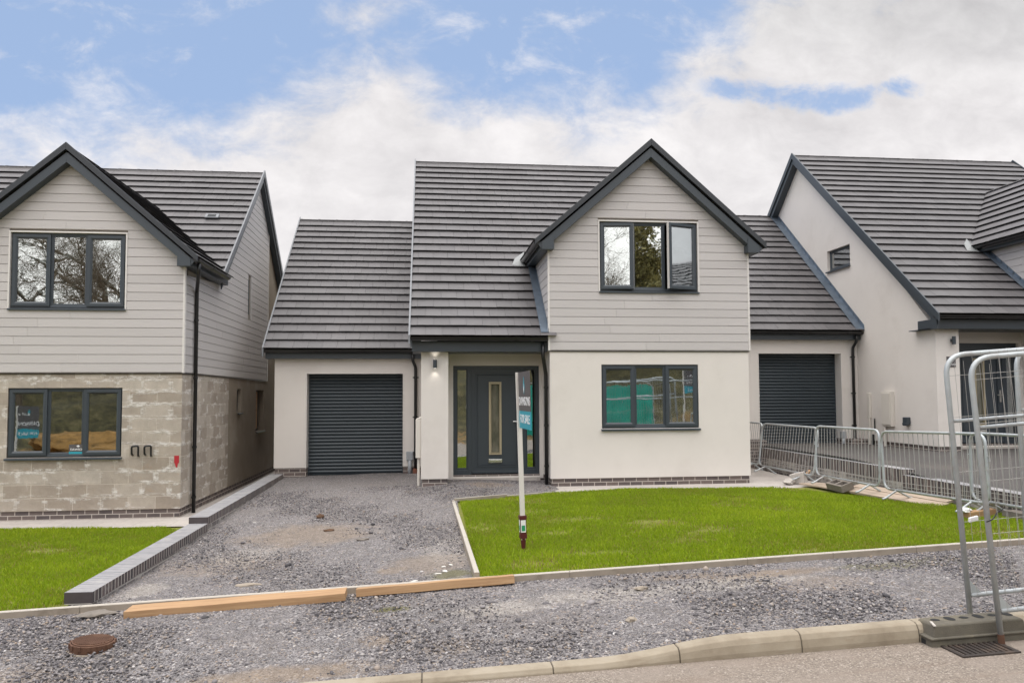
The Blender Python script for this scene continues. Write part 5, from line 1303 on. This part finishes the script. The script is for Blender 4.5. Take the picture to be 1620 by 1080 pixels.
# ------------------------------------------------------------------ what the windows mirror: trees, netted fence, mound and a house over the road
def bare_tree(x, y, z0, h, seed, label, leafy=0, name='bare_tree'):
    rd = random.Random(seed); root = empty(name, (x, y, z0), label, 'tree', 'trees across the road'); tr = MB(); br = MB(); lv = MB()
    def grow(p, d, L, r, lev):
        pts = [p]; rad = [r]; n = 4
        for i in range(n):
            d = (d + Vector((rd.uniform(-.2, .2), rd.uniform(-.2, .2), rd.uniform(-.04, .14)))).normalized(); p = p + d * L / n; pts.append(p); rad.append(r * (1 - .45 * (i + 1) / n))
            if lev < 5 and (i > 0 or lev > 0):
                for _ in range(2 if rd.random() < .55 else 1):
                    a = rd.uniform(0, 6.28); sd = d.orthogonal().normalized(); sd.rotate(Matrix.Rotation(a, 3, d)) 
                    k = rd.uniform(.5, .95); grow(p, (d * (1 - k * .45) + sd * k).normalized(), L * rd.uniform(.52, .74), rad[-1] * .62, lev + 1)
        (tr if lev == 0 else br).tube(pts, rad, 6 if lev < 2 else 3, cap=False)
        if leafy and lev >= 2:
            for _ in range(leafy):
                c = p + Vector((rd.gauss(0, .22), rd.gauss(0, .22), rd.gauss(0, .22))); s = rd.uniform(.05, .13); a = Vector((rd.gauss(0, 1), rd.gauss(0, 1), rd.gauss(0, 1))).normalized(); b = a.orthogonal().normalized()
                lv.quad(c - a * s, c - b * s * .6, c + a * s, c + b * s * .6, tint=rd.random())
    grow(Vector((x, y, z0 - .3)), Vector((rd.uniform(-.06, .06), 0, 1)), h * .42, h * .018, 0)
    tr.build('trunk', 'bark', root, recalc=False); br.build('branches', 'bark', root, recalc=False)
    if leafy: lv.build('crown', 'leafdark', root, recalc=False)
hz = lambda x, y: Rz(x) + 7.5 * smooth01((-y - 5) / 22)
bare_tree(3.6, -11.5, hz(3.3, -11.5), 12.5, 4, 'bare tree mirrored in the opened left casement of the middle house')
bare_tree(13.3, -14.5, hz(13, -14.5), 13, 9, 'ivy covered tree mirrored in the central upper pane of the middle house', 6, 'ivy_tree')
bare_tree(-20.5, -13, hz(-20, -13), 13, 14, 'bare twiggy tree mirrored in the left upper pane of the block walled house')
bare_tree(-17.0, -15, hz(-17, -15), 14.5, 21, 'tall bare tree mirrored in the central upper pane of the block walled house')
bare_tree(-14.2, -13, hz(-14, -13), 12, 33, 'bare tree mirrored in the right upper pane of the block walled house')
nf = empty('netted_fence', (7, -3.6, .1), 'teal netted site fence mirrored in the lower window of the middle house', 'fence')
for k in range(2):
    a = 4.1 + k * 2.75; q = MB(); q.tube(arc_round([(a, -3.6, -.1), (a, -3.6, 2.35), (a + 2.6, -3.6, 2.35), (a + 2.6, -3.6, -.1)], .3, 6), .025, 8); q.build('frame', 'galv', nf)
    q = MB(); n = 24
    for i in range(n):
        x0_, x1_ = a + .03 + 2.54 * i / n, a + .03 + 2.54 * (i + 1) / n; w0, w1 = .04 * math.sin(i * 1.1), .04 * math.sin(i * 1.1 + 1.1)
        q.quad((x0_, -3.64 + w0, .05), (x1_, -3.64 + w1, .05), (x1_, -3.64 + w1, 2.2 + .03 * math.sin(i)), (x0_, -3.64 + w0, 2.2 + .03 * math.sin(i - 1)))
    q.build('netting', 'tealgreen', nf, recalc=False)
rock('earth_mound', (-13.2, -6.5, -.6), 1.5, 'ochre', 'ochre earth mound mirrored in the lower window of the block walled house', 'mound', 41, (2.6, 1, .6))
nb = empty('far_house', (25, -1, .8), 'cream house over the road, mirrored in the opened right casement', 'house')
q = MB(); q.box(20, 28, -9, 2, .3, 5.4); q.build('wall', 'render', nb)
q = MB(); a_ = R(35)
roof_tiles(q, (19.7, 2.3, 5.3), (0, -1, 0), (math.cos(a_), 0, math.sin(a_)), 11.6, 4.3 / math.cos(a_), .33, .33, None, random.Random(2))
q.prism([(28.3, 2.25, 5.25), (24, 2.25, 8.28), (19.75, 2.25, 5.25)], (0, -11.5, 0)); q.build('roof', 'tile', nb)

# ------------------------------------------------------------------ camera
cd_ = bpy.data.cameras.new('camera'); cam = bpy.data.objects.new('camera', cd_); COL.objects.link(cam)
cam.matrix_world = Matrix(((0.9940306, -0.0007514, -0.1090989, 0), (-0.1090007, -0.049811, -0.9927929, 0), (-0.0046883, 0.9987584, -0.0495955, 1.8), (0, 0, 0, 1)))
cd_.sensor_width = 36; cd_.lens = 26.667; cd_.shift_y = 26.12 / 1620; cd_.clip_start = .05; cd_.clip_end = 2000
sc.camera = cam

# ------------------------------------------------------------------ sky and sun
W = bpy.data.worlds.new('World'); sc.world = W; W.use_nodes = True
nt = NT(W.node_tree); nt.n.clear()
out = nt.n.new('ShaderNodeOutputWorld'); bg = nt.n.new('ShaderNodeBackground'); nt.l.new(bg.outputs[0], out.inputs[0]); bg.inputs[1].default_value = .1
sky = nt.n.new('ShaderNodeTexSky'); sky.sky_type = 'NISHITA'; sky.sun_disc = False
SUN_EL, SUN_ROT = R(48), R(200)
sky.sun_elevation = SUN_EL; sky.sun_rotation = SUN_ROT; sky.air_density = 1.0; sky.dust_density = .6; sky.ozone_density = 2
tc = nt.n.new('ShaderNodeTexCoord'); D = tc.outputs['Generated']
sx = nt.n.new('ShaderNodeSeparateXYZ'); nt.l.new(D, sx.inputs[0])
yy = nt.math('MAXIMUM', nt.math('ABSOLUTE', sx.outputs[1]), .12)
u = nt.math('DIVIDE', sx.outputs[0], yy); v = nt.math('DIVIDE', sx.outputs[2], yy)
uv = nt.new('ShaderNodeCombineXYZ', X=u, Y=v).outputs[0]
# clouds: cover depends on where in the sky one looks
n1 = nt.noise(nt.mapping(uv, (3.4, 5.4, 1), (3.1, 1.7, .4)), 1, 12, .62, .25)
n2 = nt.noise(nt.mapping(uv, (11, 16, 1), (1.3, 7.2, 2)), 1, 10, .64, .3)
n3 = nt.noise(nt.mapping(uv, (3, 5, 1), (7.9, 2.2, 5)), 1, 10, .62, .3)
cover = nt.ramp(nt.math('DIVIDE', nt.math('ADD', u, .6), 1.5), [(0, .30), (.13, .33), (.22, .37), (.30, .44), (.36, .47), (.44, .43), (.52, .435), (.6, .45), (.68, .56), (.76, .7), (1, .7)])
dns = nt.math('SUBTRACT', cover, v)
dns = nt.math('ADD', dns, nt.math('MULTIPLY', nt.math('SUBTRACT', n1.outputs[0], .5), .4))
dns = nt.math('ADD', dns, nt.math('MULTIPLY', nt.math('SUBTRACT', n2.outputs[0], .5), .26))
def blob(cu, cv, ru, rv, k):
    a = nt.math('DIVIDE', nt.math('SUBTRACT', u, cu), ru); c = nt.math('DIVIDE', nt.math('SUBTRACT', v, cv), rv)
    return nt.math('MULTIPLY', nt.math('EXPONENT', nt.math('MULTIPLY', nt.math('ADD', nt.math('MULTIPLY', a, a), nt.math('MULTIPLY', c, c)), -1)), k)
for bl in ((.12, .47, .13, .05, -.08), (-.38, .44, .05, .025, .05), (-.3, .5, .05, .03, .09), (-.08, .5, .11, .05, .06)):
    dns = nt.math('ADD', dns, blob(*bl))
gap = 0.0
for bl in ((.53, .413, .12, .03, 1), (.66, .437, .07, .022, .9), (.42, .43, .07, .022, .75)):
    gap = blob(*bl) if isinstance(gap, float) else nt.math('ADD', gap, blob(*bl))
gap = nt.math('ADD', nt.math('MULTIPLY', gap, .8), nt.math('ADD', nt.math('MULTIPLY', nt.math('SUBTRACT', n2.outputs[0], .5), 1.9), nt.math('MULTIPLY', nt.math('SUBTRACT', n1.outputs[0], .5), 1.0)))
gap = nt.math('MULTIPLY', nt.smooth(gap, .32, .85), nt.math('MULTIPLY', nt.smooth(v, .35, .4), nt.smooth(u, .3, .42)))
m = nt.smooth(dns, -.06, .1)
wisp = nt.math('MULTIPLY', nt.smooth(nt.math('ADD', nt.math('MULTIPLY', n2.outputs[0], .6), nt.math('MULTIPLY', n3.outputs[0], .5)), .56, .72), .55)
back = nt.smooth(sx.outputs[1], .1, -.1)
m = nt.math('MULTIPLY', m, nt.math('SUBTRACT', 1, nt.math('MULTIPLY', gap, .92)))
m = nt.math('MAXIMUM', m, wisp)
m = nt.math('MAXIMUM', m, nt.math('MULTIPLY', nt.smooth(sx.outputs[2], .47, .66), nt.math('ADD', .55, nt.math('MULTIPLY', nt.smooth(n3.outputs[0], .35, .6), .45))))
m = nt.math('MAXIMUM', m, nt.math('MULTIPLY', back, nt.smooth(n3.outputs[0], .5, .72)))
shade = nt.math('ADD', nt.math('MULTIPLY', n3.outputs[0], .55), nt.math('MULTIPLY', n2.outputs[0], .45))
cl = nt.ramp(shade, [(.36, (5.2, 5.05, 5.13)), (.5, (6.2, 6.02, 6.07)), (.62, (7.1, 6.9, 6.92))])
cl = nt.mix(nt.math('MULTIPLY', nt.smooth(v, .4, .56), nt.smooth(u, .25, .5)), cl, nt.mix(1., cl, (.82, .83, .83), 'MULTIPLY'))
sunv = (math.sin(SUN_ROT) * math.cos(SUN_EL), math.cos(SUN_ROT) * math.cos(SUN_EL), math.sin(SUN_EL))
dt = nt.n.new('ShaderNodeVectorMath'); dt.operation = 'DOT_PRODUCT'; nt.l.new(D, dt.inputs[0]); dt.inputs[1].default_value = sunv
glow = nt.math('ADD', 1.0, nt.math('ADD', nt.math('MULTIPLY', nt.smooth(dt.outputs['Value'], .0, .9), .35), nt.math('MULTIPLY', nt.smooth(sx.outputs[2], .46, .85), 2.6)))
cl = nt.mix(1., cl, nt.new('ShaderNodeCombineColor', Red=nt.math('MULTIPLY_ADD', nt.math('SUBTRACT', glow, 1.0), 1.0, c=1.0), Green=glow, Blue=nt.math('MULTIPLY_ADD', nt.math('SUBTRACT', glow, 1.0), .965, c=1.0)).outputs[0], 'MULTIPLY')
blue = nt.mix(1., sky.outputs[0], (1.0, 1.0, 1.0), 'MULTIPLY')
blue = nt.mix(.85, blue, (2.85, 3.9, 5.9))
nt.put(bg.inputs[0], nt.mix(m, blue, cl))
sl = bpy.data.lights.new('sun', 'SUN'); sl.energy = 1.2; sl.angle = R(110); sl.color = (1, .92, .81)
so = bpy.data.objects.new('sun', sl); COL.objects.link(so)
sv = Vector((math.sin(SUN_ROT) * math.cos(SUN_EL), math.cos(SUN_ROT) * math.cos(SUN_EL), math.sin(SUN_EL))); so.rotation_euler = sv.to_track_quat('Z', 'Y').to_euler(); so.location = (0, 0, 30)
vs = sc.view_settings; vs.view_transform = 'Standard'; vs.look = 'None'; vs.exposure = .45; vs.gamma = 1; vs.use_curve_mapping = False
sc.cycles.max_bounces = 8; sc.cycles.transparent_max_bounces = 12; sc.cycles.use_denoising = True; sc.cycles.caustics_reflective = False
